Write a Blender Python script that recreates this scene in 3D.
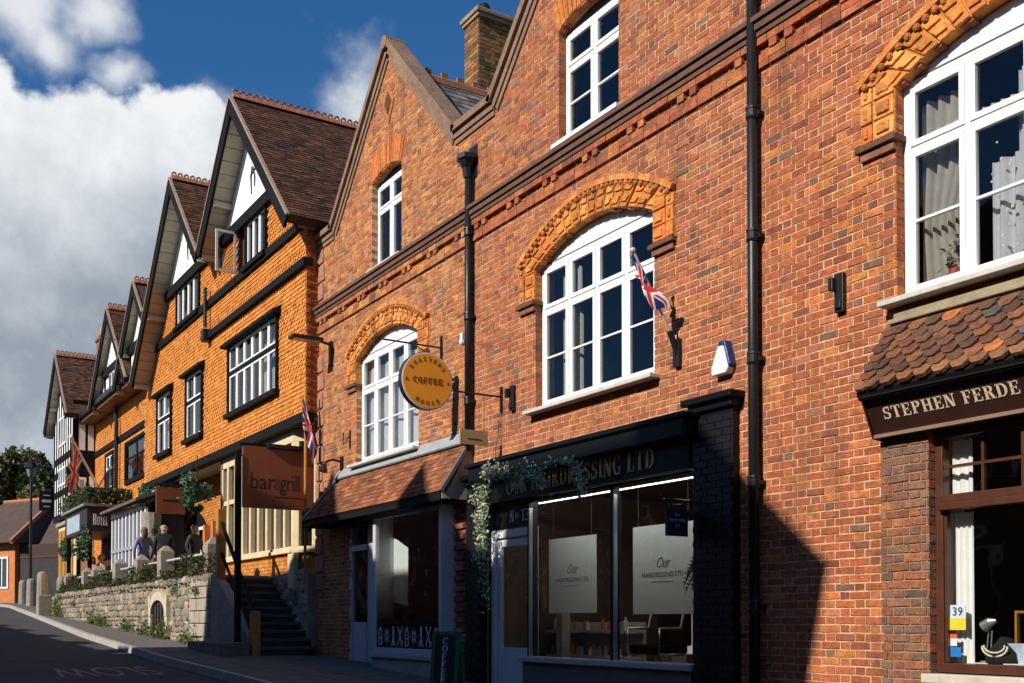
import bpy, bmesh, math, random
import numpy as np
from mathutils import Vector, Matrix
R = math.radians
random.seed(7)
rng = np.random.default_rng(7)
for o in list(bpy.data.objects): bpy.data.objects.remove(o)
S = bpy.context.scene
COL = S.collection

# ---------------------------------------------------------------- camera
FPX, HORIZON, PITCH = 1075.0, 622.0, R(1.2)
TH = math.atan(672/1075)
CAMP = Vector((0, -7.7, 1.5))
PY = HORIZON - FPX*math.tan(PITCH)
cam = bpy.data.cameras.new('camera'); cam_o = bpy.data.objects.new('camera', cam); COL.objects.link(cam_o)
cam.sensor_width = 36; cam.lens = FPX/1024*36; cam.clip_end = 3000; cam.clip_start = .05
cam.shift_y = (PY-341.5)/1024
fh = Vector((-math.cos(TH), math.sin(TH), 0)); rt = Vector((math.sin(TH), math.cos(TH), 0))
FW = fh*math.cos(PITCH)+Vector((0, 0, math.sin(PITCH))); UP = -fh*math.sin(PITCH)+Vector((0, 0, math.cos(PITCH)))
m3 = Matrix((rt, UP, -FW)).transposed()
cam_o.matrix_world = Matrix.Translation(CAMP) @ m3.to_4x4()
S.camera = cam_o
S.cycles.max_bounces = 6; S.cycles.diffuse_bounces = 3; S.cycles.glossy_bounces = 3; S.cycles.transmission_bounces = 4; S.cycles.transparent_max_bounces = 12
S.render.resolution_x, S.render.resolution_y = 1024, 683
def ray(px, py): return FW+rt*((px-512)/FPX)+UP*((PY-py)/FPX)
def W(px, py, Y=0.0):            # pixel -> point on the vertical plane y=Y
    d = ray(px, py); t = (Y-CAMP.y)/d.y; p = CAMP+d*t; return p.x, p.z
def onX(px, py, X):              # pixel -> point on the vertical plane x=X
    d = ray(px, py); t = (X-CAMP.x)/d.x; p = CAMP+d*t; return p.y, p.z
def proj(p):
    v = Vector(p)-CAMP; dz = v.dot(FW)
    return 512+FPX*v.dot(rt)/dz, PY-FPX*v.dot(UP)/dz, dz

# ---------------------------------------------------------------- sun, sky, exposure
LD = Vector((-.075, .53, -.335)).normalized()      # direction the sunlight travels
SUN_EL = math.asin(-LD.z); SUN_AZ = math.atan2(-LD.x, -LD.y)
sl = bpy.data.lights.new('sun', 'SUN'); so = bpy.data.objects.new('sun', sl); COL.objects.link(so)
sl.energy = 5.0; sl.angle = R(.53); sl.color = (1, .94, .85)
so.rotation_euler = LD.to_track_quat('-Z', 'Y').to_euler(); so.location = (0, -30, 30)
S.view_settings.view_transform = 'Standard'; S.view_settings.look = 'None'
S.view_settings.exposure = 0.22; S.view_settings.gamma = 1
w = bpy.data.worlds.new('World'); S.world = w; w.use_nodes = True
nt = w.node_tree; N = nt.nodes; L = nt.links
bg = N['Background']; bg.inputs[1].default_value = .05
def nd(t, **k):
    n = N.new(t)
    for a, b in k.items(): setattr(n, a, b)
    return n
def mth(op, a, b=None, c=None, clamp=False):
    n = nd('ShaderNodeMath', operation=op, use_clamp=clamp)
    for i, x in enumerate((a, b, c)):
        if x is None: continue
        if isinstance(x, (int, float)): n.inputs[i].default_value = x
        else: L.new(x, n.inputs[i])
    return n.outputs[0]
sky = nd('ShaderNodeTexSky', sky_type='NISHITA'); sky.sun_disc = False
sky.sun_elevation = SUN_EL; sky.sun_rotation = SUN_AZ; sky.altitude = 100; sky.air_density = 1.0; sky.dust_density = .3; sky.ozone_density = 4.0
hs = nd('ShaderNodeHueSaturation'); hs.inputs['Saturation'].default_value = 1.26; hs.inputs['Value'].default_value = 1.85; hs.inputs['Hue'].default_value = .503
L.new(sky.outputs[0], hs.inputs['Color'])
tc = nd('ShaderNodeTexCoord')
def noise(scale, detail, rough, dist=0, vec=None, off=(0, 0, 0)):
    mp = nd('ShaderNodeMapping'); mp.inputs['Location'].default_value = off; L.new(vec or tc.outputs['Generated'], mp.inputs['Vector'])
    n = nd('ShaderNodeTexNoise'); n.inputs['Scale'].default_value = scale; n.inputs['Detail'].default_value = detail
    n.inputs['Roughness'].default_value = rough; n.inputs['Distortion'].default_value = dist; L.new(mp.outputs[0], n.inputs['Vector'])
    return n.outputs['Fac']
warp = nd('ShaderNodeTexNoise'); warp.inputs['Scale'].default_value = 5; warp.inputs['Detail'].default_value = 5
L.new(tc.outputs['Generated'], warp.inputs['Vector'])
wv = nd('ShaderNodeVectorMath', operation='MULTIPLY_ADD'); L.new(warp.outputs['Color'], wv.inputs[0]); wv.inputs[1].default_value = (.16,)*3; wv.inputs[2].default_value = (-.08,)*3
wd = nd('ShaderNodeVectorMath', operation='ADD'); L.new(tc.outputs['Generated'], wd.inputs[0]); L.new(wv.outputs[0], wd.inputs[1])
def blob(px, py, rad):
    d = ray(px, py).normalized()
    n = nd('ShaderNodeVectorMath', operation='DISTANCE'); L.new(wd.outputs[0], n.inputs[0]); n.inputs[1].default_value = d
    return mth('SUBTRACT', 1.0, mth('DIVIDE', n.outputs['Value'], rad))
fb = noise(5.0, 7, .55, .1)
fb2 = noise(15, 6, .6, .0, off=(3, 1, 2))
def group(bl):
    cl = None
    for px, py, rad in bl:
        b = mth('MAXIMUM', blob(px, py, rad), -1.0)
        cl = b if cl is None else mth('SMOOTH_MAX', cl, b, .15)
    return cl
def dens(cl, k, k1, k2, off): return mth('ADD', mth('ADD', mth('MULTIPLY_ADD', cl, k, off), mth('MULTIPLY', mth('SUBTRACT', fb, .5), k1)), mth('MULTIPLY', mth('SUBTRACT', fb2, .5), k2))
def rng_(d, lo, hi):
    m = nd('ShaderNodeMapRange', interpolation_type='SMOOTHSTEP'); m.inputs[1].default_value = lo; m.inputs[2].default_value = hi; L.new(d, m.inputs[0]); return m.outputs[0]
far = noise(3.0, 7, .55, .3, off=(7, 2, 5))
main = dens(group([(85, 240, .132), (20, 245, .13), (165, 250, .125), (120, 400, .19), (-90, 300, .2), (-330, 380, .3), (10, 440, .15)]), .9, .55, .5, -.02)
main = mth('MAXIMUM', main, mth('MULTIPLY_ADD', far, 2.0, -1.45))
wisp = dens(group([(35, 20, .085), (75, 45, .055), (110, 8, .05), (335, 120, .085), (210, 120, .05), (140, 80, .035)]), .8, 1.0, .8, -.36)
mask_o = mth('MAXIMUM', rng_(main, 0.0, .10), mth('MULTIPLY', rng_(wisp, -.12, .40), .85))
# cloud body: thick lower parts go grey, thin upper rims stay white
sep = nd('ShaderNodeSeparateXYZ'); L.new(wd.outputs[0], sep.inputs[0])
sh = noise(3.2, 7, .58, .3, off=(1.3, 4.2, .4))
lit = mth('ADD', mth('MULTIPLY', mth('SUBTRACT', sep.outputs['Z'], .352), 5.5), mth('MULTIPLY', mth('SUBTRACT', sh, .5), 2.2))
lit = mth('ADD', lit, mth('MULTIPLY', mth('SUBTRACT', fb2, .5), 1.1))
lit = mth('ADD', lit, mth('MULTIPLY', mth('MAXIMUM', mth('SUBTRACT', .245, sep.outputs['Z']), 0.0), 9.0))
ramp = nd('ShaderNodeValToRGB'); L.new(mth('ADD', lit, .5, clamp=True), ramp.inputs[0])
e = ramp.color_ramp.elements; e[0].position = 0; e[0].color = (5.4, 6.3, 7.4, 1); e[1].position = 1; e[1].color = (15.4, 15.7, 16.0, 1)
x_ = e.new(.5); x_.color = (9.8, 10.7, 11.7, 1)
mx = nd('ShaderNodeMix', data_type='RGBA'); L.new(mask_o, mx.inputs['Factor']); L.new(hs.outputs[0], mx.inputs['A']); L.new(ramp.outputs[0], mx.inputs['B'])
L.new(mx.outputs['Result'], bg.inputs[0])

# ---------------------------------------------------------------- materials
MATS = {}
def mat(name, col, rough=.7, var=.2, scale=6, bump=.15, bscale=None, metal=0, src=None, spec=.4, dirt=0, dirtcol=(.05, .04, .03), coat=0, stretch=(1, 1, 1), emit=0, speck=0):
    if name in MATS: return MATS[name]
    m = bpy.data.materials.new(name); m.use_nodes = True; nt = m.node_tree; n = nt.nodes; l = nt.links
    p = n['Principled BSDF']; p.inputs['Roughness'].default_value = rough; p.inputs['Metallic'].default_value = metal
    p.inputs['Specular IOR Level'].default_value = spec; p.inputs['Coat Weight'].default_value = coat
    tc = n.new('ShaderNodeTexCoord'); geo = n.new('ShaderNodeNewGeometry')
    mp = n.new('ShaderNodeMapping'); mp.inputs['Scale'].default_value = stretch; l.new(geo.outputs['Position'], mp.inputs['Vector'])
    nz = n.new('ShaderNodeTexNoise'); nz.inputs['Scale'].default_value = scale; nz.inputs['Detail'].default_value = 5; nz.inputs['Roughness'].default_value = .65
    l.new(mp.outputs[0], nz.inputs['Vector'])
    mr = n.new('ShaderNodeMapRange'); mr.inputs[1].default_value = .25; mr.inputs[2].default_value = .75; mr.inputs[3].default_value = 1-var; mr.inputs[4].default_value = 1+var
    l.new(nz.outputs['Fac'], mr.inputs[0])
    if src == 'attr':
        a = n.new('ShaderNodeAttribute'); a.attribute_name = 'col'; c = a.outputs['Color']
    elif src == 'obj':
        a = n.new('ShaderNodeObjectInfo'); c = a.outputs['Color']
    else:
        a = n.new('ShaderNodeRGB'); a.outputs[0].default_value = (*col, 1); c = a.outputs[0]
    mul = n.new('ShaderNodeVectorMath'); mul.operation = 'SCALE'; l.new(c, mul.inputs[0]); l.new(mr.outputs[0], mul.inputs['Scale'])
    out = mul.outputs[0]
    if dirt:
        nz2 = n.new('ShaderNodeTexNoise'); nz2.inputs['Scale'].default_value = 1.3; nz2.inputs['Detail'].default_value = 5; nz2.inputs['Roughness'].default_value = .7
        mp2 = n.new('ShaderNodeMapping'); mp2.inputs['Scale'].default_value = (1.8, 1, .4); l.new(geo.outputs['Position'], mp2.inputs['Vector']); l.new(mp2.outputs[0], nz2.inputs['Vector'])
        r2 = n.new('ShaderNodeMapRange'); r2.inputs[1].default_value = .52; r2.inputs[2].default_value = .72; r2.inputs[3].default_value = 0; r2.inputs[4].default_value = dirt
        l.new(nz2.outputs['Fac'], r2.inputs[0])
        mix = n.new('ShaderNodeMix'); mix.data_type = 'RGBA'; l.new(r2.outputs[0], mix.inputs['Factor']); l.new(out, mix.inputs['A']); mix.inputs['B'].default_value = (*dirtcol, 1)
        out = mix.outputs['Result']
    if speck:
        nz3 = n.new('ShaderNodeTexNoise'); nz3.inputs['Scale'].default_value = 23; nz3.inputs['Detail'].default_value = 4; nz3.inputs['Roughness'].default_value = .75; l.new(geo.outputs['Position'], nz3.inputs['Vector'])
        r3 = n.new('ShaderNodeMapRange'); r3.inputs[1].default_value = .52; r3.inputs[2].default_value = .70; r3.inputs[3].default_value = 0; r3.inputs[4].default_value = speck
        l.new(nz3.outputs['Fac'], r3.inputs[0]); mix3 = n.new('ShaderNodeMix'); mix3.data_type = 'RGBA'; l.new(r3.outputs[0], mix3.inputs['Factor']); l.new(out, mix3.inputs['A']); mix3.inputs['B'].default_value = (.13, .07, .055, 1)
        out = mix3.outputs['Result']
        mp4 = n.new('ShaderNodeMapping'); mp4.inputs['Location'].default_value = (5, 3, 9); l.new(geo.outputs['Position'], mp4.inputs['Vector'])
        nz4 = n.new('ShaderNodeTexNoise'); nz4.inputs['Scale'].default_value = 11; nz4.inputs['Detail'].default_value = 5; nz4.inputs['Roughness'].default_value = .8; l.new(mp4.outputs[0], nz4.inputs['Vector'])
        r4 = n.new('ShaderNodeMapRange'); r4.inputs[1].default_value = .54; r4.inputs[2].default_value = .76; r4.inputs[3].default_value = 0; r4.inputs[4].default_value = speck*.22
        l.new(nz4.outputs['Fac'], r4.inputs[0]); mix4 = n.new('ShaderNodeMix'); mix4.data_type = 'RGBA'; l.new(r4.outputs[0], mix4.inputs['Factor']); l.new(out, mix4.inputs['A']); mix4.inputs['B'].default_value = (.50, .34, .24, 1)
        out = mix4.outputs['Result']
    l.new(out, p.inputs['Base Color'])
    if bump:
        nb = n.new('ShaderNodeTexNoise'); nb.inputs['Scale'].default_value = bscale or scale*6; nb.inputs['Detail'].default_value = 3; l.new(geo.outputs['Position'], nb.inputs['Vector'])
        b = n.new('ShaderNodeBump'); b.inputs['Strength'].default_value = bump; b.inputs['Distance'].default_value = .02; l.new(nb.outputs['Fac'], b.inputs['Height']); l.new(b.outputs[0], p.inputs['Normal'])
    if emit: p.inputs['Emission Color'].default_value = (*col, 1); p.inputs['Emission Strength'].default_value = emit
    MATS[name] = m; return m
def glassmat(name, tint=(.9, .92, .92), refl=1.0):
    if name in MATS: return MATS[name]
    m = bpy.data.materials.new(name); m.use_nodes = True; n = m.node_tree.nodes; l = m.node_tree.links
    n.remove(n['Principled BSDF']); out = n['Material Output']
    t = n.new('ShaderNodeBsdfTransparent'); t.inputs[0].default_value = (*tint, 1)
    g = n.new('ShaderNodeBsdfGlossy'); g.inputs['Roughness'].default_value = .015
    f = n.new('ShaderNodeFresnel'); f.inputs[0].default_value = 1.52
    geo = n.new('ShaderNodeNewGeometry'); nz = n.new('ShaderNodeTexNoise'); nz.inputs['Scale'].default_value = 2.2; nz.inputs['Detail'].default_value = 1; l.new(geo.outputs['Position'], nz.inputs['Vector'])
    b = n.new('ShaderNodeBump'); b.inputs['Strength'].default_value = .22; b.inputs['Distance'].default_value = .05; l.new(nz.outputs['Fac'], b.inputs['Height'])
    l.new(b.outputs[0], g.inputs['Normal'])
    mm = n.new('ShaderNodeMath'); mm.operation = 'MULTIPLY'; mm.use_clamp = True; mm.inputs[1].default_value = 1.9*refl; l.new(f.outputs[0], mm.inputs[0])
    x = n.new('ShaderNodeMixShader'); l.new(mm.outputs[0], x.inputs[0]); l.new(t.outputs[0], x.inputs[1]); l.new(g.outputs[0], x.inputs[2]); l.new(x.outputs[0], out.inputs[0])
    MATS[name] = m; return m
def leafmat(name, col, var=.5):
    if name in MATS: return MATS[name]
    m = mat(name, col, rough=.5, var=var, scale=18, bump=0, src='attr', spec=.3)
    n = m.node_tree.nodes; l = m.node_tree.links; p = n['Principled BSDF']
    t = n.new('ShaderNodeBsdfTranslucent'); x = n.new('ShaderNodeMixShader'); x.inputs[0].default_value = .3
    c = p.inputs['Base Color'].links[0].from_socket; l.new(c, t.inputs[0]); l.new(p.outputs[0], x.inputs[1]); l.new(t.outputs[0], x.inputs[2]); l.new(x.outputs[0], n['Material Output'].inputs[0])
    return m
M_BRICK = mat('brick_joined', (1, 1, 1), .88, .42, 13, .8, 60, src='attr', spec=.12, dirt=.7, dirtcol=(.12, .06, .038), speck=.7)
M_BRICKO = mat('brick_single', (1, 1, 1), .88, .42, 13, .8, 60, src='obj', spec=.12, dirt=.7, dirtcol=(.12, .06, .038), speck=.7)
M_MORTAR = mat('mortar', (.56, .38, .23), .95, .4, 7, .6, 60, dirt=.8, dirtcol=(.20, .12, .07))
M_TERRA = mat('terracotta', (.62, .22, .045), .8, .35, 14, 1.0, 34, src='attr', dirt=.35, dirtcol=(.2, .09, .02))
M_TILE = mat('hung_tile', (1, 1, 1), .8, .3, 9, .3, 60, src='attr', spec=.15, dirt=.42, dirtcol=(.22, .085, .025))
M_TILEO = mat('canopy_tile', (1, 1, 1), .85, .5, 18, .8, 50, src='obj', spec=.12, dirt=.6, dirtcol=(.07, .05, .035), speck=.4)
M_WHITE = mat('white_frame', (.80, .80, .78), .4, .06, 4, .06, dirt=.16, dirtcol=(.42, .38, .32))
M_PLASTER = mat('white_plaster', (.80, .78, .73), .9, .1, 3, .35, 14)
M_BLACK = mat('black_timber', (.009, .0085, .008), .7, .3, 10, .3, spec=.12, stretch=(1, 1, 1))
M_IRON = mat('black_iron', (.010, .010, .011), .42, .2, 12, .08, spec=.4)
M_GLOSSB = mat('black_gloss_paint', (.005, .005, .006), .4, .2, 5, .05, spec=.2)
M_BROWN = mat('brown_paint', (.075, .026, .015), .32, .25, 8, .06, coat=.2)
M_SIGNBR = mat('brown_fascia', (.035, .014, .010), .35, .15, 6, .04)
M_LEAD = mat('lead', (.30, .32, .34), .55, .2, 5, .1)
M_STONE = mat('cream_stone', (.62, .49, .30), .9, .15, 4, .3, 40, dirt=.2, dirtcol=(.3, .22, .12))
M_GSTONE = mat('grey_stone', (.29, .25, .20), .95, .3, 8, .6, 30, dirt=.5, dirtcol=(.14, .12, .09))
M_RUBBLE = mat('rubble_stone', (1, 1, 1), .95, .4, 7, 1.0, 24, src='obj', dirt=.7, dirtcol=(.17, .145, .11), speck=.35)
M_RUBBLEJ = mat('rubble_joined', (1, 1, 1), .95, .4, 7, 1.0, 24, src='attr', dirt=.7, dirtcol=(.17, .145, .11), speck=.35)
M_LIME = mat('lime_mortar', (.30, .255, .19), .95, .3, 6, .8, 30, dirt=.5, dirtcol=(.18, .14, .09))
M_COPE = mat('coping', (.22, .13, .085), .9, .35, 7, .6, 30, dirt=.6, dirtcol=(.30, .22, .12))
M_SLATE = mat('slate', (.11, .10, .10), .7, .4, 8, .3, src='attr')
M_ASPH = mat('asphalt', (.055, .053, .052), .9, .35, 2, .6, 160, dirt=.55, dirtcol=(.035, .034, .034))
M_PAVE = mat('pavement', (.125, .11, .098), .92, .25, 4, .4, 60, dirt=.4, dirtcol=(.09, .08, .07))
M_KERB = mat('kerb', (.34, .31, .27), .9, .25, 6, .4, 50)
M_EARTH = mat('earth', (.07, .075, .035), .95, .4, 2, .5)
M_PAINT = mat('road_paint', (.20, .19, .18), .8, .5, 12, .2)
M_WOOD = mat('ochre_wood', (.40, .19, .035), .6, .3, 9, .2, stretch=(6, 6, .6))
M_BWOOD = mat('brown_wood', (.13, .055, .025), .6, .3, 9, .2, stretch=(6, 6, .6))
M_GWOOD = mat('weathered_wood', (.30, .26, .20), .8, .3, 9, .3, stretch=(6, 6, .6))
M_GOLD = mat('gold_letter', (.72, .50, .20), .45, .15, 8, .05)
M_CREAML = mat('cream_letter', (.62, .50, .36), .5, .1, 8, 0)
M_WLET = mat('white_letter', (.8, .8, .8), .6, .05, 8, 0)
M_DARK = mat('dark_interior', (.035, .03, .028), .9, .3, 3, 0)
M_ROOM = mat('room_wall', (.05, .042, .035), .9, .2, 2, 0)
M_NET = mat('curtain', (.62, .60, .55), .9, .12, 12, .1)
M_GREYP = mat('grey_lilac_paint', (.33, .32, .36), .45, .12, 5, .05)
M_RENDER = mat('painted_render', (.42, .40, .38), .85, .2, 5, .3)
M_FLAG = mat('flag_cloth', (1, 1, 1), .75, .08, 20, .1, 90, src='attr')
M_LEAF = leafmat('leaf', (.1, .2, .1))
M_BARK = mat('bark', (.10, .075, .05), .95, .35, 8, .7, 20)
G_UP = glassmat('glass_upper', (.66, .68, .70), .62)
G_SHOP = glassmat('glass_shop', (.9, .92, .92), .8)

# ---------------------------------------------------------------- mesh helpers
WPOS = {}
class MB:
    def __init__(s): s.v = []; s.f = []; s.c = []; s.mi = []
    def add(s, vs, fs, col=None, mi=0):
        b = len(s.v); s.v += [tuple(p) for p in vs]
        for f in fs: s.f.append(tuple(i+b for i in f)); s.c.append(col); s.mi.append(mi)
        return s
    def box(s, x0, x1, y0, y1, z0, z1, col=None, mi=0):
        if x0 > x1: x0, x1 = x1, x0
        if y0 > y1: y0, y1 = y1, y0
        if z0 > z1: z0, z1 = z1, z0
        return s.add([(x0, y0, z0), (x1, y0, z0), (x1, y1, z0), (x0, y1, z0), (x0, y0, z1), (x1, y0, z1), (x1, y1, z1), (x0, y1, z1)],
                     [(0, 3, 2, 1), (4, 5, 6, 7), (0, 1, 5, 4), (1, 2, 6, 5), (2, 3, 7, 6), (3, 0, 4, 7)], col, mi)
    def ext(s, pts, vec, col=None, mi=0):       # closed polygon swept by a vector
        n = len(pts); a = [Vector(p) for p in pts]; b = [p+Vector(vec) for p in a]
        return s.add(a+b, [tuple(range(n))[::-1], tuple(range(n, 2*n))]+[(i, (i+1) % n, n+(i+1) % n, n+i) for i in range(n)], col, mi)
    def xz(s, pts, y0, y1, col=None, mi=0): return s.ext([(x, y0, z) for x, z in pts], (0, y1-y0, 0), col, mi)
    def quad(s, a, b, c, d, col=None, mi=0): return s.add([a, b, c, d], [(0, 1, 2, 3)], col, mi)
    def beam(s, p, q, wd, ht, side=None, col=None, mi=0):   # rectangular bar p->q ; wd along side, ht across
        p, q = Vector(p), Vector(q); d = (q-p).normalized(); sd = Vector(side) if side else d.cross(Vector((0, 0, 1)))
        if sd.length < 1e-6: sd = Vector((1, 0, 0))
        sd = (sd-d*sd.dot(d)).normalized(); h = sd.cross(d).normalized()
        a = [p+sd*(i*wd/2)+h*(j*ht/2) for i, j in ((-1, -1), (1, -1), (1, 1), (-1, 1))]
        return s.ext(a, q-p, col, mi)
    def tube(s, pts, r, n=10, col=None, mi=0, cap=True):
        pts = [Vector(p) for p in pts]; rs = r if isinstance(r, (list, tuple)) else [r]*len(pts); ring = []
        for i, p in enumerate(pts):
            d = (pts[min(i+1, len(pts)-1)]-pts[max(i-1, 0)]).normalized()
            a = d.cross(Vector((0, 0, 1)) if abs(d.z) < .9 else Vector((1, 0, 0))).normalized(); b = d.cross(a)
            ring += [p+(a*math.cos(2*math.pi*k/n)+b*math.sin(2*math.pi*k/n))*rs[i] for k in range(n)]
        fs = [(i*n+k, i*n+(k+1) % n, (i+1)*n+(k+1) % n, (i+1)*n+k) for i in range(len(pts)-1) for k in range(n)]
        if cap: fs += [tuple(range(n))[::-1], tuple(range((len(pts)-1)*n, len(pts)*n))]
        return s.add(ring, fs, col, mi)
    def ell(s, c, rx, ry, rz, n=12, m=8, col=None, mi=0):
        vs = [(c[0]+rx*math.sin(math.pi*j/m)*math.cos(2*math.pi*i/n), c[1]+ry*math.sin(math.pi*j/m)*math.sin(2*math.pi*i/n), c[2]+rz*math.cos(math.pi*j/m)) for j in range(m+1) for i in range(n)]
        return s.add(vs, [(j*n+i, (j+1)*n+i, (j+1)*n+(i+1) % n, j*n+(i+1) % n) for j in range(m) for i in range(n)], col, mi)
    def xf(s, M): s.v = [tuple(M @ Vector(p)) for p in s.v]; return s
    def build(s, name, mt, parent=None, label=None, cat=None, group=None, kind=None, smooth=False, bevel=0, base=True):
        a = np.array(s.v, dtype=float); lo = a.min(0); hi = a.max(0)
        o0 = np.array([(lo[0]+hi[0])/2, (lo[1]+hi[1])/2, lo[2]]); a = a-o0
        me = bpy.data.meshes.new(name); me.from_pydata(a.tolist(), [], s.f)
        for m in (mt if isinstance(mt, (list, tuple)) else [mt]): me.materials.append(m)
        if any(s.mi): me.polygons.foreach_set('material_index', s.mi)
        if any(c is not None for c in s.c):
            ca = me.color_attributes.new('col', 'FLOAT_COLOR', 'CORNER'); buf = np.ones((len(me.loops), 4), dtype=np.float32)
            cnt = [len(f) for f in s.f]; buf[:, :3] = np.repeat(np.array([c or (.5, .5, .5) for c in s.c], dtype=np.float32), cnt, axis=0); ca.data.foreach_set('color', buf.ravel())
        if smooth: me.polygons.foreach_set('use_smooth', [True]*len(me.polygons))
        me.update()
        o = bpy.data.objects.new(name, me); return link(o, tuple(o0), parent, label, cat, group, kind, bevel)
def link(o, loc, parent=None, label=None, cat=None, group=None, kind=None, bevel=0):
    COL.objects.link(o); o.location = loc; WPOS[o.name] = Vector(loc)
    if parent is not None: o.parent = parent; o.matrix_parent_inverse = Matrix.Translation(-WPOS[parent.name])
    if label: o['label'] = label
    if cat: o['category'] = cat
    if group: o['group'] = group
    if kind: o['kind'] = kind
    if bevel:
        b = o.modifiers.new('bevel', 'BEVEL'); b.width = bevel; b.segments = 2; b.limit_method = 'ANGLE'
    return o
def thing(name, loc, label, cat, group=None):
    o = bpy.data.objects.new(name, None); o.empty_display_size = .2
    return link(o, loc, None, label, cat, group)
def sub(name, parent, loc):      # a part that is itself a container of sub-parts (kept a tiny real mesh by the caller)
    raise NotImplementedError
def vary(c, v): k = 1+random.uniform(-v, v); return tuple(max(0, x*k*(1+random.uniform(-v, v)*.35)) for x in c)
def pick(pal):
    r = random.random()*sum(p[0] for p in pal)
    for p in pal:
        r -= p[0]
        if r <= 0: return vary(p[1], p[2])
    return vary(pal[-1][1], .1)
# ---------------------------------------------------------------- lettering: thick-and-thin serif capitals and a plain sans
def arc(cx, cy, rx, ry, a0, a1, tk, tn, n=14):
    out = []
    for i in range(n):
        q = []
        for a in (a0+(a1-a0)*i/n, a0+(a1-a0)*(i+1)/n):
            a = R(a); t = tn+(tk-tn)*abs(math.cos(a))
            q.append(((cx+(rx)*math.cos(a), cy+(ry)*math.sin(a)), (cx+(rx-t)*math.cos(a), cy+(ry-min(t, tn*1.2))*math.sin(a))))
        out.append([q[0][0], q[1][0], q[1][1], q[0][1]])
    return out
def rc(x0, y0, x1, y1): return [(x0, y0), (x1, y0), (x1, y1), (x0, y1)]
def glyph(ch, k=.2, t=.07):
    st = lambda x: [rc(x, 0, x+k, 1), rc(x-.08, 0, x+k+.08, t), rc(x-.08, 1-t, x+k+.08, 1)]
    if ch == 'S': return arc(.36, .73, .28, .27, 40, 270, .17, .08)+arc(.36, .27, .3, .27, -140, 90, .17, .08)+[rc(.57, .68, .64, 1), rc(.04, 0, .11, .32)], .72
    if ch == 'T': return st(.31)+[rc(.02, 1-t, .8, 1), rc(.02, .74, .09, 1), rc(.73, .74, .8, 1)], .84
    if ch == 'E': return st(.1)+[rc(.1, 1-t, .7, 1), rc(.1, 0, .72, t), rc(.1, .48, .55, .48+t), rc(.63, .74, .7, 1), rc(.65, 0, .72, .28), rc(.5, .38, .56, .64)], .78
    if ch == 'F': return st(.1)+[rc(.1, 1-t, .68, 1), rc(.1, .46, .52, .46+t), rc(.61, .72, .68, 1), rc(.47, .36, .53, .62)], .72
    if ch == 'P': return st(.1)+arc(.38, .74, .34, .26, -90, 90, .2, t)+[rc(.1, .93, .4, 1), rc(.1, .48, .4, .55)], .78
    if ch == 'R': return st(.1)+arc(.38, .75, .32, .25, -90, 90, .2, t)+[rc(.1, .93, .4, 1), rc(.1, .5, .4, .57), [(.36, .52), (.55, .52), (.8, 0), (.58, 0)], rc(.55, 0, .86, t)], .86
    if ch == 'D': return st(.1)+arc(.34, .5, .48, .5, -90, 90, .2, t)+[rc(.1, .93, .36, 1), rc(.1, 0, .36, t)], .88
    if ch == 'H': return st(.1)+st(.6)+[rc(.2, .47, .7, .47+t)], .94
    if ch == 'N': return [rc(.1, 0, .18, 1), rc(.68, 0, .76, 1), [(.08, 1), (.3, 1), (.76, 0), (.56, 0)], rc(0, 0, .28, t), rc(0, 1-t, .26, 1), rc(.58, 1-t, .86, 1)], .9
    if ch == 'O': return arc(.43, .5, .4, .5, 0, 360, .19, .07, 26), .88
    if ch == 'U': return [rc(.12, .3, .31, 1), rc(.64, .3, .71, 1), rc(.03, 1-t, .4, 1), rc(.53, 1-t, .82, 1)]+arc(.415, .32, .295, .32, 180, 360, .15, .07), .86
    if ch == 'A': return [[(.36, 1), (.5, 1), (.86, 0), (.64, 0)], [(.36, 1), (.44, 1), (.14, 0), (.07, 0)], rc(.2, .3, .66, .37), rc(-.02, 0, .24, t), rc(.54, 0, .94, t)], .94
    if ch == 'I': return st(.1), .4
    if ch == 'L': return st(.1)+[rc(.1, 0, .7, t), rc(.63, 0, .7, .3)], .74
    if ch == 'G': return arc(.43, .5, .4, .5, 40, 320, .19, .07, 22)+[rc(.6, .02, .77, .42), rc(.5, .36, .84, .42), rc(.68, .7, .74, .98)], .88
    if ch == 'C': return arc(.43, .5, .4, .5, 42, 318, .19, .07, 22)+[rc(.67, .68, .73, .98)], .8
    if ch == 'Y': return [rc(.33, 0, .51, .45), rc(.22, 0, .62, t), [(.02, 1), (.24, 1), (.5, .42), (.34, .42)], [(.72, 1), (.8, 1), (.5, .42), (.42, .42)]], .84
    if ch == '1': return [rc(.2, 0, .36, 1), rc(.08, 0, .48, t), [(.2, 1), (.2, .88), (.04, .8), (.04, .86)]], .52
    if ch == '3': return arc(.3, .74, .26, .26, -90, 150, .15, .07)+arc(.3, .26, .28, .27, -150, 90, .16, .07), .64
    return [], .4
def textmesh(txt, hgt, O, U, V, depth, xs=1.0, gap=.06, small=None):
    """serif text as solid letters: origin O, reading along U, letters up along V, thickness towards the reader"""
    U, V = Vector(U).normalized(), Vector(V).normalized(); Nn = U.cross(V); mb = MB(); x = 0
    for i, ch in enumerate(txt):
        h = hgt*(small if small and i else 1); g, wd = glyph(ch)
        for q in g: mb.ext([Vector(O)+U*(x+a*h*xs)+V*(b*h) for a, b in q], Nn*depth)
        x += (wd+gap)*h*xs
    return mb, x
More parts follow.
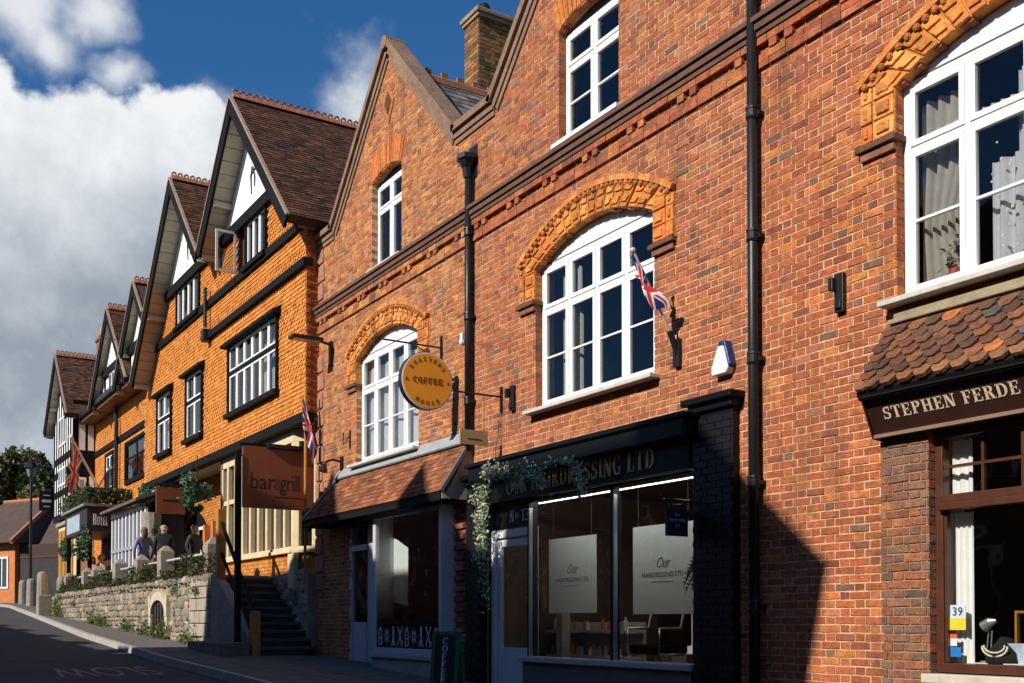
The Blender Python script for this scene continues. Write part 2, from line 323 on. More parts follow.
def sans(name, txt, hgt, O, U, V, mt, parent, depth=.004, xs=1.0, align='LEFT', shear=0):
    cu = bpy.data.curves.new('t', 'FONT'); cu.body = txt; cu.size = hgt; cu.extrude = depth/2; cu.align_x = align; cu.shear = shear; cu.resolution_u = 2
    ob = bpy.data.objects.new('t', cu); me = bpy.data.meshes.new_from_object(ob); bpy.data.objects.remove(ob)
    U, V = Vector(U).normalized(), Vector(V).normalized(); Nn = U.cross(V); mb = MB()
    mb.add([Vector(O)+U*v.co.x*xs+V*v.co.y+Nn*v.co.z for v in me.vertices], [tuple(p.vertices) for p in me.polygons])
    return mb.build(name, mt, parent)
# ---------------------------------------------------------------- leaves
def leaves(mb, pts, size, cols, flat=0, up=.3):
    for p in pts:
        n = Vector((random.gauss(0, 1), random.gauss(0, 1)-flat, random.gauss(0, 1)+up)).normalized(); a = n.orthogonal().normalized()
        a = Matrix.Rotation(random.uniform(0, 6.28), 3, n) @ a; b = n.cross(a); s = size*random.uniform(.6, 1.4); p = Vector(p)
        mb.add([p-a*s, p+b*s*.55+n*s*.15, p+a*s, p-b*s*.55+n*s*.15], [(0, 1, 2, 3)], vary(random.choice(cols), .35))
# ================================================================ GROUND
def gz(x):
    if x > 8: return -.32-(x-8)*.01
    if x < -58: return 2.32+(-58-x)*.012
    return -.04*x
def lerp(pts, x):
    pts = sorted(pts)
    if x <= pts[0][0]: return pts[0][1]
    for (a, b), (c, d) in zip(pts, pts[1:]):
        if x <= c: return b+(d-b)*(x-a)/(c-a)
    return pts[-1][1]
KN = [(-130, -36), (-90, -16), (-70, -5.5), (-62, -2.2), (-54, -1.15), (-40, -1.95), (-28, -2.66), (-19, -2.92), (-15, -2.85), (30, -2.8), (200, -2.8)]
yk = lambda x: lerp(KN, x)
XS = [-600, -300, -180]+[-130+2*i for i in range(86)]+[60, 100, 200, 600]
YS = [-600, -150, -60, -30, -12, -6, 0, 6, 30, 80, 200, 600]
mb = MB(); mb.add([(x, y, gz(x)-.03) for x in XS for y in YS], [(i*len(YS)+j, (i+1)*len(YS)+j, (i+1)*len(YS)+j+1, i*len(YS)+j+1) for i in range(len(XS)-1) for j in range(len(YS)-1)])
mb.build('ground', M_EARTH, kind='structure')
RX = [-130+2*i for i in range(86)]+[60, 120]
def strip(xs, lo, hi, dz, ny=1):
    m = MB(); m.add([(x, lo(x)+(hi(x)-lo(x))*j/ny, gz(x)+dz) for x in xs for j in range(ny+1)], [(i*(ny+1)+j, (i+1)*(ny+1)+j, (i+1)*(ny+1)+j+1, i*(ny+1)+j+1) for i in range(len(xs)-1) for j in range(ny)])
    return m
strip(RX, lambda x: yk(x)-8.1, lambda x: yk(x)+.02, 0).build('road', M_ASPH, kind='structure')
pav = strip([x for x in RX if x >= -60], lambda x: yk(x)+.1, lambda x: .35, .12).build('pavement', M_PAVE, kind='structure')
strip(RX, lambda x: yk(x)-10.2, lambda x: yk(x)-8.1, .12).build('far_pavement', M_PAVE, kind='structure')
x = -9.0
while x > -60:                                    # kerb stones, one by one
    a, b = x-.9, x-.012; m = MB()
    m.add([(a, yk(a), gz(a)-.02), (b, yk(b), gz(b)-.02), (b, yk(b)+.13, gz(b)-.02), (a, yk(a)+.13, gz(a)-.02), (a, yk(a)+.02, gz(a)+.125), (b, yk(b)+.02, gz(b)+.125), (b, yk(b)+.13, gz(b)+.125), (a, yk(a)+.13, gz(a)+.125)],
          [(4, 5, 6, 7), (0, 1, 5, 4), (1, 2, 6, 5), (2, 3, 7, 6), (3, 0, 4, 7)])
    m.build('kerb_stone', M_KERB, pav); x -= .9
for i in range(15):                               # paving slabs by the shops
    for j in range(5):
        x0 = -21.5+i*.62+(.31 if j % 2 else 0); y0 = -2.72+j*.46
        m = MB(); d = random.uniform(.126, .132)
        m.add([(a, b, gz(a)+h) for h in (.115, d) for a, b in ((x0, y0), (x0+.6, y0), (x0+.6, y0+.445), (x0, y0+.445))], [(4, 5, 6, 7), (0, 1, 5, 4), (1, 2, 6, 5), (2, 3, 7, 6), (3, 0, 4, 7)])
        m.build('paving_slab', M_PAVE, pav)
def roadmark(name, quads, label):
    m = MB()
    for q in quads: m.add([(a, b, gz(a)+.006) for a, b in q], [tuple(range(len(q)))])
    m.build(name, M_PAINT, None, label, 'road marking')
cu = bpy.data.curves.new('t', 'FONT'); cu.body = 'SLOW'; cu.size = .9; cu.resolution_u = 3
ob = bpy.data.objects.new('t', cu); me = bpy.data.meshes.new_from_object(ob); bpy.data.objects.remove(ob)
m = MB(); m.add([(-18.6+v.co.y*2.6, -3.35-v.co.x*.62, gz(-18.6+v.co.y*2.6)+.006) for v in me.vertices], [tuple(p.vertices) for p in me.polygons])
m.build('road_word', M_PAINT, None, 'worn white painted word on the shaded road surface', 'road marking')
strip([-60+2*i for i in range(31)], lambda x: yk(x)-3.55, lambda x: yk(x)-3.43, .006).build('centre_line', M_PAINT, None, 'faded white painted line along the middle of the road', 'road marking')

# ================================================================ BRICK ROW (wall plane y=0)
SL = 1.03; APEX = 11.1
UN = [dict(x0=-19.34, x1=-13.50, c=-16.2), dict(x0=-13.50, x1=-7.74, c=-10.45), dict(x0=-7.74, x1=1.2, c=-4.75)]
def top(x, c): return max(8.72, APEX-SL*abs(x-c))
ARW = (4.27, 6.12, .31)
OPEN = [[(-17.5, -15.1, *ARW), (-16.87, -15.72, 7.53, 9.03, .13), (-17.7, -13.72, -2, 3.45, 0)],
        [(-11.73, -9.31, *ARW), (-11.19, -9.95, 7.58, 9.03, .13), (-13.15, -8.62, -2, 3.5, 0)],
        [(-6.05, -3.65, *ARW), (-5.4, -4.16, 7.58, 9.03, .13), (-5.62, -1.6, 1.02, 3.1, 0)]]
def zt(op, x):
    c = (op[0]+op[1])/2; h = (op[1]-op[0])/2; return op[3]+op[4]*max(0, 1-((x-c)/h)**2)
def wall_slices(mb, x0, x1, zb, topf, ops, y0, y1, extra=()):
    bp = {x0, x1, *extra}
    for o in ops:
        n = 14 if o[4] else 1
        bp |= {o[0]+(o[1]-o[0])*i/n for i in range(n+1)}
    bp = sorted(b for b in bp if x0 <= b <= x1)
    for a, b in zip(bp, bp[1:]):
        if b-a < 1e-6: continue
        mid = (a+b)/2; ca = cb = zb
        for o in sorted((o for o in ops if o[0] < mid < o[1]), key=lambda o: o[2]):
            if o[2] > max(ca, cb): mb.xz([(a, ca), (b, cb), (b, o[2]), (a, o[2])], y0, y1)
            ca, cb = zt(o, a), zt(o, b)
        mb.xz([(a, ca), (b, cb), (b, topf(b)), (a, topf(a))], y0, y1)
PAL = [(.64, (.39, .12, .052), .18), (.14, (.47, .17, .058), .16), (.14, (.27, .09, .055), .2), (.03, (.22, .12, .08), .2), (.05, (.42, .165, .085), .15)]
PALS = [[(.56, (.42, .145, .056), .17), (.22, (.52, .215, .065), .16), (.12, (.30, .11, .06), .2), (.03, (.25, .14, .09), .2), (.07, (.45, .21, .105), .15)], PAL,
        [(.66, (.385, .108, .044), .18), (.14, (.48, .155, .045), .16), (.12, (.27, .08, .046), .2), (.02, (.19, .105, .07), .2), (.04, (.42, .145, .075), .15)]]
def brick_rows(x0, x1, z0, z1, ops, gable):
    out = []; k0 = int((z0+.1)/.075); k = k0
    while -.1+.075*k < z1:
        a = -.1+.075*k; zm = a+.0375; off = .16875 if k % 2 else 0
        lo, hi = x0, x1
        if gable is not None and zm > 8.72:
            hw = (APEX-zm)/SL
            if hw <= .05: break
            lo, hi = max(lo, gable-hw), min(hi, gable+hw)
        cuts = []
        for o in ops:
            if o[2] < zm < o[3]+o[4]:
                c = (o[0]+o[1])/2; h = (o[1]-o[0])/2
                if zm > o[3]: h *= math.sqrt(max(0, 1-(zm-o[3])/o[4]))
                cuts.append((c-h, c+h))
        n = int((lo+40-off)/.3375); p = -40+off+n*.3375-.3375
        while p < hi:
            for s, e in ((p, p+.225), (p+.225, p+.3375)):
                segs = [(max(s+.0065, lo), min(e-.0065, hi))]
                for c0, c1 in cuts:
                    ns = []
                    for u, v in segs:
                        if v <= c0 or u >= c1: ns.append((u, v)); continue
                        if u < c0: ns.append((u, c0))
                        if v > c1: ns.append((c1, v))
                    segs = ns
                for u, v in segs:
                    if v-u > .006: out.append((u, v, a+.006, a+.069))
            p += .3375
        k += 1
    return out
BRV = {}
def unit_brick(kind, i):
    if (kind, i) in BRV: return BRV[kind, i]
    h = .106 if kind == 's' else .04975; j = lambda: random.uniform(-.003, .003)
    fv = [(-h+j(), j(), -.0305+j()), (h+j(), j(), -.0305+j()), (h+j(), j(), .0305+j()), (-h+j(), j(), .0305+j())]
    bv = [(x, .1, z) for x, y, z in fv]; q = .006
    iv = [(x*(1-q/h), y-.002, z*.86) for x, y, z in fv]
    me = bpy.data.meshes.new('brick'); me.from_pydata(iv+fv+bv, [], [(0, 1, 2, 3)]+[(4+a, 4+(a+1) % 4, (a+1) % 4, a) for a in range(4)]+[(8+a, 8+(a+1) % 4, 4+(a+1) % 4, 4+a) for a in range(4)])
    me.materials.append(M_BRICKO); BRV[kind, i] = me; return me
def place_bricks(rects, parent, pal, limit, y=0.0):
    rects = [(r, random.uniform(-.002, .002)) for r in rects]; cand = []
    for i, (r, d) in enumerate(rects):
        px, py, dz = proj(((r[0]+r[1])/2, y, (r[2]+r[3])/2)); wd = r[1]-r[0]
        if 0 < px < 1024 and 0 < py < 683 and (abs(wd-.212) < 1e-4 or abs(wd-.0995) < 1e-4): cand.append((wd/dz/dz, i))
    single = {i for _, i in sorted(cand, reverse=True)[:limit]}
    mb = MB()
    for i, (r, d) in enumerate(rects):
        c = pick(pal)
        if i in single:
            k = 's' if r[1]-r[0] > .15 else 'h'
            o = bpy.data.objects.new('brick', unit_brick(k, random.randrange(6))); o.color = (*c, 1)
            link(o, ((r[0]+r[1])/2, y+d, (r[2]+r[3])/2), parent)
        else:
            j = lambda: random.uniform(-.0035, .0035)
            a = [(r[0]+j(), y+d, r[2]+j()), (r[1]+j(), y+d, r[2]+j()), (r[1]+j(), y+d, r[3]+j()), (r[0]+j(), y+d, r[3]+j())]
            mb.add(a+[(p[0], y+.1, p[2]) for p in a], [(0, 1, 2, 3), (4, 5, 1, 0), (5, 6, 2, 1), (6, 7, 3, 2), (7, 4, 0, 3)], c)
    return mb
LABS = ['red brick gabled coffee house building with orange arched window and round sign', 'red brick gabled hairdresser building with black shopfront and wide arched window', 'red brick shop building nearest the camera with brown fascia and scalloped tile canopy']
BLD = []
for u, (U, ops) in enumerate(zip(UN, OPEN)):
    b = thing('brick_building', ((U['x0']+U['x1'])/2, 3, gz(U['c'])), LABS[u], 'building'); BLD.append(b)
    mb = MB(); c = U['c']; e = .007
    eo = [(o[0]-e, o[1]+e, o[2]-e, o[3]+(e if o[4] == 0 else .004), o[4]) for o in ops]
    wall_slices(mb, U['x0']+(.01 if u == 0 else 0), U['x1'], -1, lambda x: top(x, c), eo, .0045, .3, (c, c-(APEX-8.72)/SL, c+(APEX-8.72)/SL))
    wall = mb.build('wall', M_MORTAR, b); U['wall'] = wall
    rects = brick_rows(U['x0'], U['x1'], -.1, 11.2, ops, c)
    place_bricks(rects, wall, PALS[u], 300).build('brick', M_BRICK, wall, kind='stuff')
    # flank and back walls, floor slabs, roof behind the gable
    m = MB(); m.box(U['x0']+.02, U['x0']+.2, .3, 9, -1, 8.7); m.box(U['x1']-.2, U['x1']-.02, .3, 9, -1, 8.7); m.box(U['x0']+.02, U['x1']-.02, 9, 9.2, -1, 8.7)
    m.build('side_wall', mat('plain_brick', (.30, .11, .06), .9, .3, 5, .4), b)
    m = MB(); m.box(U['x0']+.2, U['x1']-.2, .3, 9, 3.6, 3.8); m.box(U['x0']+.2, U['x1']-.2, .3, 9, 6.9, 7.05); m.build('floor_slab', M_DARK, b)
BLD_C, BLD_H, BLD_S = BLD
# gutters of slates: tiles laid on a plane
def tile_plane(mb, O, U, V, wl, hl, tw, gauge, th, pal, inside=None, rnd=None):
    O, U, V = Vector(O), Vector(U).normalized(), Vector(V).normalized(); Nn = U.cross(V).normalized(); r = 0; v = 0
    while v < hl:
        u = -tw*(.5 if r % 2 else 0)
        while u < wl:
            if inside is None or inside(u+tw/2, v+gauge/2):
                a, bb = max(u+.003, 0), min(u+tw-.003, wl)
                if bb-a > .03:
                    l = th*random.uniform(.8, 1.3); t = v+gauge*1.25; c = pick(pal); q = lambda s, w, n: O+U*s+V*w+Nn*n
                    dv = random.uniform(-.004, .004)
                    if rnd and rnd(v):
                        k = (bb-a); pts = [q(a, v+gauge*.55, l), q(a+k*.2, v+gauge*.12, l), q(a+k*.5, v, l), q(bb-k*.2, v+gauge*.12, l), q(bb, v+gauge*.55, l), q(bb, t, .001), q(a, t, .001)]
                        mb.add(pts+[p-Nn*(l*.95) for p in pts[:5]], [(0, 1, 2, 3, 4, 5, 6), (0, 7, 8, 1), (1, 8, 9, 2), (2, 9, 10, 3), (3, 10, 11, 4)], c)
                    else:
                        mb.add([q(a, v+dv, l), q(bb, v+dv, l), q(bb, t, .001), q(a, t, .001), q(a, v+dv, 0), q(bb, v+dv, 0)], [(0, 1, 2, 3), (4, 5, 1, 0), (4, 0, 3), (5, 2, 1)], c)
            u += tw
        v += gauge; r += 1
SLP = [(.6, (.12, .105, .10), .4), (.25, (.18, .14, .11), .4), (.15, (.22, .20, .18), .3)]
for u, (U, b) in enumerate(zip(UN, BLD)):
    c = U['c']; zr = APEX-.30; hw = U['x1']-c; hl_ = c-U['x0']
    m = MB()
    for d, w_ in ((-1, hl_), (1, hw)):
        m.add([(c, .3, zr), (c+d*w_, .3, zr-SL*w_), (c+d*w_, 9.2, zr-SL*w_), (c, 9.2, zr)], [(0, 1, 2, 3) if d < 0 else (3, 2, 1, 0)])
    m.add([(c, 9.2, zr), (c-hl_, 9.2, zr-SL*hl_), (c+hw, 9.2, zr-SL*hw)], [(0, 1, 2)])
    rf = m.build('roof', M_SLATE, b)
    if u < 2:
        m = MB(); n = Vector((1, 0, -SL)).normalized(); O = Vector((c+2.4, .3, zr-SL*2.4+.012))
        tile_plane(m, O, (0, 1, 0), -n, 5.0, 2.4*math.sqrt(1+SL*SL), .25, .2, .012, SLP); m.build('slate', M_SLATE, rf, kind='stuff')
        rg = MB(); y = .5
        for i in range(14):
            yy = .6+i*.31
            pr = [(c-.12, yy, zr-.08), (c-.09, yy, zr+.03), (c, yy, zr+.1), (c+.09, yy, zr+.03), (c+.12, yy, zr-.08)]
            k = MB().ext(pr, (0, .3, 0), (.32, .13, .07)); k.xz([(c-.02, zr+.08), (c+.02, zr+.08), (c+.02, zr+.17), (c-.02, zr+.17)], yy+.08, yy+.2, (.32, .13, .07)); k.build('ridge_tile', mat('ridge', (.30, .12, .06), .85, .3, 8, .4), rf)
    # coping on the gable and the level parapet between gables
    m = MB()
    def cop(p, q):
        (ax, az), (bx, bz) = p, q; d = Vector((bx-ax, 0, bz-az)).normalized(); n = Vector((-d.z, 0, d.x)); n = n if n.z > 0 else -n
        for y0, y1, h0, h1 in ((-.10, .24, .05, .15), (-.05, .22, -.05, .05), (-.025, .20, -.13, -.05)):
            a = Vector((ax, y0, az)); bb = Vector((bx, y0, bz))
            m.ext([a+n*h0, bb+n*h0, bb+n*h1, a+n*h1], (0, y1-y0, 0))
    f = (APEX-8.72)/SL
    xl = U['x0']-.06 if u == 0 else U['x0']; xr = U['x1']
    cop((c-f, 8.72), (c, APEX)); cop((c, APEX), (c+f, 8.72)); cop((xl, 8.72), (c-f, 8.72)); cop((c+f, 8.72), (xr, 8.72))
    m.tube([(c, -.11, APEX+.09), (c, .25, APEX+.09)], .11, 10)
    m.build('gable_coping', M_COPE, b)
# string course: bands, dentil bricks
DK = mat('string_moulding', (.12, .06, .04), .9, .4, 8, .5, 40)
for u, (U, b) in enumerate(zip(UN, BLD)):
    x0, x1 = U['x0']-(.03 if u == 0 else 0), U['x1']
    sc = MB(); sc.box(x0, x1, -.075, .01, 7.285, 7.335); sc.box(x0, x1, -.13, .01, 7.425, 7.475); sc.box(x0, x1, -.10, .01, 7.345, 7.415)
    sc = sc.build('string_course', DK, b)
    m = MB()
    for zz, pj, n in ((6.985, .035, .225), (7.05, .035, .225), (7.205, .062, .225)):
        p = x0
        while p < x1:
            e = min(p+.225, x1); j = random.uniform(-.004, .004)
            if e-p > .03: m.box(p+.004, e-.004, -pj+j, .01, zz, zz+.07, pick(PALS[u]))
            p += n
    m.build('band_brick', M_BRICK, sc, kind='stuff')
    p = x0+.25
    while p < x1-.2:
        for q in (p, p+.2):
            d = MB().box(q, q+.1, -.055, .012, 7.125, 7.2, pick(PALS[u])); d.box(q, q+.1, -.045, .012, 7.12, 7.15, pick(PALS[u])); d.build('dentil', M_BRICK, sc)
        p += .88
# quoin blocks on the far corner
for i in range(19):
    z0 = 2.1+i*.345
    if 6.8 < z0+.3 and z0 < 7.5: continue
    wd = .31 if i % 2 else .25; MB().box(-19.375, -19.36+wd+.06, -.03, .3, z0, z0+.30, None).build('quoin', mat('quoin_block', (.34, .16, .10), .9, .35, 8, .6, 30), BLD_C, bevel=.02)
# downpipes
def downpipe(parent, x, z0, z1, hopper=False):
    m = MB().tube([(x, -.085, z0), (x, -.085, z1)], .052, 14)
    p = m.build('downpipe', M_IRON, parent, smooth=True)
    z = z1-.9
    while z > z0+.3:
        MB().tube([(x, -.085, z), (x, -.085, z+.02), (x, -.085, z+.02), (x, -.085, z+.1), (x, -.085, z+.1), (x, -.085, z+.12)], [.06, .068, .06, .06, .068, .066], 14).build('pipe_collar', M_IRON, p)
        MB().box(x+.05, x+.085, -.075, .02, z+.03, z+.07).build('pipe_bracket', M_IRON, p); z -= 1.22
    if hopper:
        h = MB().tube([(x, -.1, z1-.05), (x, -.1, z1+.08), (x, -.1, z1+.2), (x, -.1, z1+.2), (x, -.1, z1+.27)], [.06, .08, .14, .16, .16], 8)
        h.box(x-.1, x+.12, -.02, .02, z1-.05, z1+.42); h.build('hopper', M_IRON, p)
downpipe(BLD_S, -7.69, 0.3, 8.6); downpipe(BLD_H, -13.37, 3.95, 7.95, True)
# iron wall brackets left on the brickwork
def ironpatch(px, py0, py1, wd, parent, lab):
    x, za = W(px, py0); _, zb = W(px, py1)
    m = MB().box(x-wd/2, x+wd/2, -.05, .01, zb, za); m.box(x-wd*.7, x-wd*.2, -.11, -.04, za-.16, za-.04); m.box(x-wd*.3, x+wd*.4, -.075, -.045, zb+.03, zb+.1)
    m.build('iron_bracket', M_IRON, None, lab, 'bracket', bevel=.006)
ironpatch(842, 274, 313, .10, BLD_S, 'small black iron bracket on the brick wall left of the nearest arched window')
ironpatch(514, 386, 411, .10, BLD_H, 'small black iron bracket on the brick wall left of the middle arched window')
# chimney on the slate roof
ch = thing('chimney', (-16.73, 2.3, 10.3), 'tall brick chimney with pale capped top behind the brick gables', 'chimney')
m = MB(); z = 10.0
while z < 12.35:
    for (a, b, ax) in ((-16.98, -16.48, 'f'), (1.9, 2.9, 's')):
        p = a+(0 if int(z/.075) % 2 else -.11)
        while p < b:
            s, e = max(p+.005, a), min(p+.22, b)
            if e-s > .02:
                c = pick([(.6, (.30, .15, .055), .3), (.4, (.16, .095, .05), .35)])
                if ax == 'f': m.box(s, e, 1.89, 1.97, z+.005, z+.07, c)
                else: m.box(-16.56, -16.47, s, e, z+.005, z+.07, c)
            p += .225
    z += .075
m.build('brick', M_BRICK, ch, kind='stuff')
MB().box(-16.97, -16.49, 1.91, 2.89, 9.6, 12.38).build('stack', M_MORTAR, ch)
MB().box(-17.02, -16.43, 1.85, 2.95, 12.36, 12.43).box(-17.05, -16.40, 1.82, 2.98, 12.43, 12.52).build('cap', mat('chimney_cap', (.30, .21, .12), .9, .3, 7, .5, dirt=.5, dirtcol=(.2, .15, .06)), ch, bevel=.02)
MB().tube([(-16.63, 2.1, 12.5), (-16.63, 2.1, 12.6), (-16.63, 2.1, 12.7)], [.12, .13, .09], 12).build('chimney_pot', M_IRON, ch)

# ================================================================ WINDOWS
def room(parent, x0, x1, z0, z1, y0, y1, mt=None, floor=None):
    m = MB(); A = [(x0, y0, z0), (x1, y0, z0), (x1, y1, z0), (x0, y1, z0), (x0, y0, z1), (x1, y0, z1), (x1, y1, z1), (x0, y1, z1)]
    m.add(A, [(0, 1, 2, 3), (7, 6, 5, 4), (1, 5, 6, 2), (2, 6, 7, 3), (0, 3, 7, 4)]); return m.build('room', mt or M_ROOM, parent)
def window(parent, x0, x1, z0, z1, Y, cols, zr, fm=None, fw=.06, mw=.055, sw=.045, bars=(0,), glass=None, depth=.07, sash=True, sashmat=None, rowm=None, bw=.022):
    """zr: transom heights between z0 and z1; bars: horizontal glazing bars per row"""
    fm = fm or M_WHITE; glass = glass or G_UP; m = MB()
    m.box(x0, x0+fw, Y, Y+depth, z0, z1); m.box(x1-fw, x1, Y, Y+depth, z0, z1)
    m.box(x0+fw, x1-fw, Y+.001, Y+depth, z0, z0+fw); m.box(x0+fw, x1-fw, Y+.001, Y+depth, z1-fw, z1)
    ci = [x0+fw]; wcol = (x1-x0-2*fw-mw*(cols-1))/cols; cells = []
    for i in range(cols):
        a = x0+fw+i*(wcol+mw); cells.append((a, a+wcol))
        if i < cols-1: m.box(a+wcol, a+wcol+mw, Y+.002, Y+depth-.002, z0+fw, z1-fw)
    rows = []; pz = z0+fw
    for t in zr:
        for a, b in cells: m.box(a, b, Y+.003, Y+depth-.003, t-mw/2, t+mw/2)
        rows.append((pz, t-mw/2)); pz = t+mw/2
    rows.append((pz, z1-fw))
    wo = m.build('window', fm, parent, bevel=.004)
    for ri, (a, b) in enumerate(rows):
        for (c, d) in cells:
            if sash:
                k = MB(); yy = Y-.012
                k.box(c, c+sw, yy, yy+.05, a, b); k.box(d-sw, d, yy, yy+.05, a, b); k.box(c+sw, d-sw, yy+.001, yy+.05, a, a+sw); k.box(c+sw, d-sw, yy+.001, yy+.05, b-sw, b)
                k.build('sash', sashmat or M_WHITE, wo, bevel=.004)
            nb = bars[ri] if ri < len(bars) else 0
            ia, ib, ic, id_ = a+(sw if sash else 0), b-(sw if sash else 0), c+(sw if sash else 0), d-(sw if sash else 0)
            for j in range(nb):
                zz = ia+(ib-ia)*(j+1)/(nb+1); MB().box(ic, id_, Y-.006, Y+.03, zz-bw/2, zz+bw/2).build('glazing_bar', sashmat or M_WHITE, wo)
            t = random.uniform(-.007, .007); u_ = random.uniform(-.007, .007); yy = Y+.018
            MB().add([(ic, yy+t, ia), (id_, yy+u_, ia), (id_, yy-t, ib), (ic, yy-u_, ib)], [(0, 1, 2, 3)]).build('pane', glass, wo)
    return wo
def curtain(parent, x0, x1, z0, z1, Y, folds, mt=None, amp=.03, gather=None):
    n = folds*6; m = MB(); vs = []
    zz = [z0+(z1-z0)*j/10 for j in range(11)]
    for z in zz:
        t = (z-z0)/(z1-z0); sq = 1-(gather or 0)*math.exp(-((t-.35)/.22)**2)
        for i in range(n+1):
            q = i/n; vs.append((x0+(x1-x0)*q*sq, Y+amp*math.sin(q*folds*6.28)*(1+.3*math.sin(q*9)), z))
    m.add(vs, [(j*(n+1)+i, j*(n+1)+i+1, (j+1)*(n+1)+i+1, (j+1)*(n+1)+i) for j in range(10) for i in range(n)])
    return m.build('curtain', mt or M_NET, parent, smooth=True)
TPAL = [(.6, (.60, .21, .04), .2), (.25, (.52, .16, .035), .25), (.15, (.66, .28, .07), .2)]
def arched(b, x0, x1, curt):
    zs, zp, rise = ARW; c = (x0+x1)/2; h = (x1-x0)/2
    wo = window(b, x0+.004, x1-.004, zs, zp+.05, .10, 4, [5.57], bars=(1, 0), fw=.07, mw=.05, sw=.05)
    m = MB(); n = 20; pts = [(x0+.004+(2*h-.008)*i/n, zp+rise*(1-(2*i/n-1)**2)-.006) for i in range(n+1)]
    m.xz([(x0+.004, zp+.0)]+pts+[(x1-.004, zp+.0)], .104, .16)
    m.build('arch_head', M_WHITE, wo); MB().box(x0+.02, x1-.02, .094, .11, zp+.051, zp+.062).build('head_joint', mat('painted_shadow_gap', (.12, .115, .11), .8), wo)  # dark strip painted in place of a shaded groove
    MB().box(x0-.10, x1+.10, -.15, .12, zs-.06, zs-.012).build('sill', mat('sill', (.50, .48, .43), .8, .2, 8, .2), wo, bevel=.008)
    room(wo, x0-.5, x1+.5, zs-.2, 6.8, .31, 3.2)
    curt(wo)
    # carved terracotta surround
    so = MB(); OUTX, OZ0, OZ1 = h+.36, 6.24, 6.76
    inn = lambda t: (c+h*t, zp+rise*(1-t*t)); outp = lambda t: (c+OUTX*t, OZ0+(OZ1-OZ0)*(1-t*t))
    m = MB(); fr_ = [inn(-1+k/12) for k in range(25)]+[(c+h, 5.72), (c+OUTX, 5.72)]+[outp(1-k/12) for k in range(25)]+[(c-OUTX, 5.72), (c-h, 5.72)]
    for k in range(24): a0, a1 = -1+k/12, -1+(k+1)/12; m.xz([inn(a0), inn(a1), outp(a1), outp(a0)], -.012, .1, (.5, .2, .04))
    for sgn in (-1, 1): m.xz([(c+sgn*h, 5.72), (c+sgn*OUTX, 5.72), (c+sgn*OUTX, OZ0), (c+sgn*h, zp)], -.012, .1, (.5, .2, .04))
    sur = m.build('arch_surround', M_TERRA, b); N_ = 16
    for i in range(N_):
        t0, t1 = -1+2*i/N_+.008, -1+2*(i+1)/N_-.008; v = MB(); d = random.uniform(-.012, .006); cc = pick(TPAL)
        a, bb, p, q = inn(t0), inn(t1), outp(t1), outp(t0)
        fr = [(a[0], a[1]), (bb[0], bb[1]), (p[0], p[1]), (q[0], q[1])]; cx = sum(f[0] for f in fr)/4; cz = sum(f[1] for f in fr)/4
        v.xz(fr, -.03+d, .1, cc)
        for f0, f1 in ((.12, .42), (.55, .85)):
            g = [(fr[0][0]+(fr[3][0]-fr[0][0])*f0, fr[0][1]+(fr[3][1]-fr[0][1])*f0), (fr[1][0]+(fr[2][0]-fr[1][0])*f0, fr[1][1]+(fr[2][1]-fr[1][1])*f0), (fr[1][0]+(fr[2][0]-fr[1][0])*f1, fr[1][1]+(fr[2][1]-fr[1][1])*f1), (fr[0][0]+(fr[3][0]-fr[0][0])*f1, fr[0][1]+(fr[3][1]-fr[0][1])*f1)]
            gx = sum(k[0] for k in g)/4; gy = sum(k[1] for k in g)/4
            v.xz([(gx+(k[0]-gx)*.8+random.uniform(-.012, .012), gy+(k[1]-gy)*.8+random.uniform(-.012, .012)) for k in g], -.05+d, -.02, vary(cc, .15))
        v.build('voussoir', M_TERRA, sur, bevel=.008)
    for sgn in (-1, 1):
        for r_, (za, zb) in enumerate(((5.74, 5.90), (5.91, 6.08), (6.09, 6.27))):
            for xa, xb in ((h+.006, h+.22), (h+.235, OUTX-.004)):
                if za > 6 and xa < h+.1: zb2 = zb-.02
                else: zb2 = zb
                m = MB().box(c+sgn*xa, c+sgn*xb, -.03+random.uniform(-.012, .006), .1, za, zb2, pick(TPAL))
                m.box(c+sgn*(xa+.04), c+sgn*(xb-.04), -.048, -.02, za+.035, zb2-.035, pick(TPAL)); m.build('carved_block', M_TERRA, sur, bevel=.01)
        m = MB().box(c+sgn*(h-.03), c+sgn*(OUTX+.03), -.075, .1, 5.66, 5.715, (.15, .07, .045)); m.box(c+sgn*(h-.0), c+sgn*(OUTX), -.04, .1, 5.585, 5.65, (.26, .12, .075)); m.build('label_stop', M_BRICK, sur, bevel=.006)
    for i in range(34):                       # beaded hood mould over the arch
        t0, t1 = -1+2*i/34, -1+2*(i+1)/34; a, bb = outp(t0), outp(t1)
        v = MB(); d = Vector((bb[0]-a[0], 0, bb[1]-a[1])).normalized(); n = Vector((-d.z, 0, d.x)); A, B = Vector((a[0], 0, a[1])), Vector((bb[0], 0, bb[1]))
        v.ext([A-n*.015+Vector((0, -.07, 0)), B-n*.015+Vector((0, -.07, 0)), B+n*.05+Vector((0, -.07, 0)), A+n*.05+Vector((0, -.07, 0))], (0, .1, 0), pick(TPAL))
        mid = (A+B)/2-n*.05+Vector((0, -.055, 0)); v.ell(mid, .035, .03, .035, 7, 5, vary((.42, .15, .04), .3)); v.build('hood_bead', M_TERRA, sur)
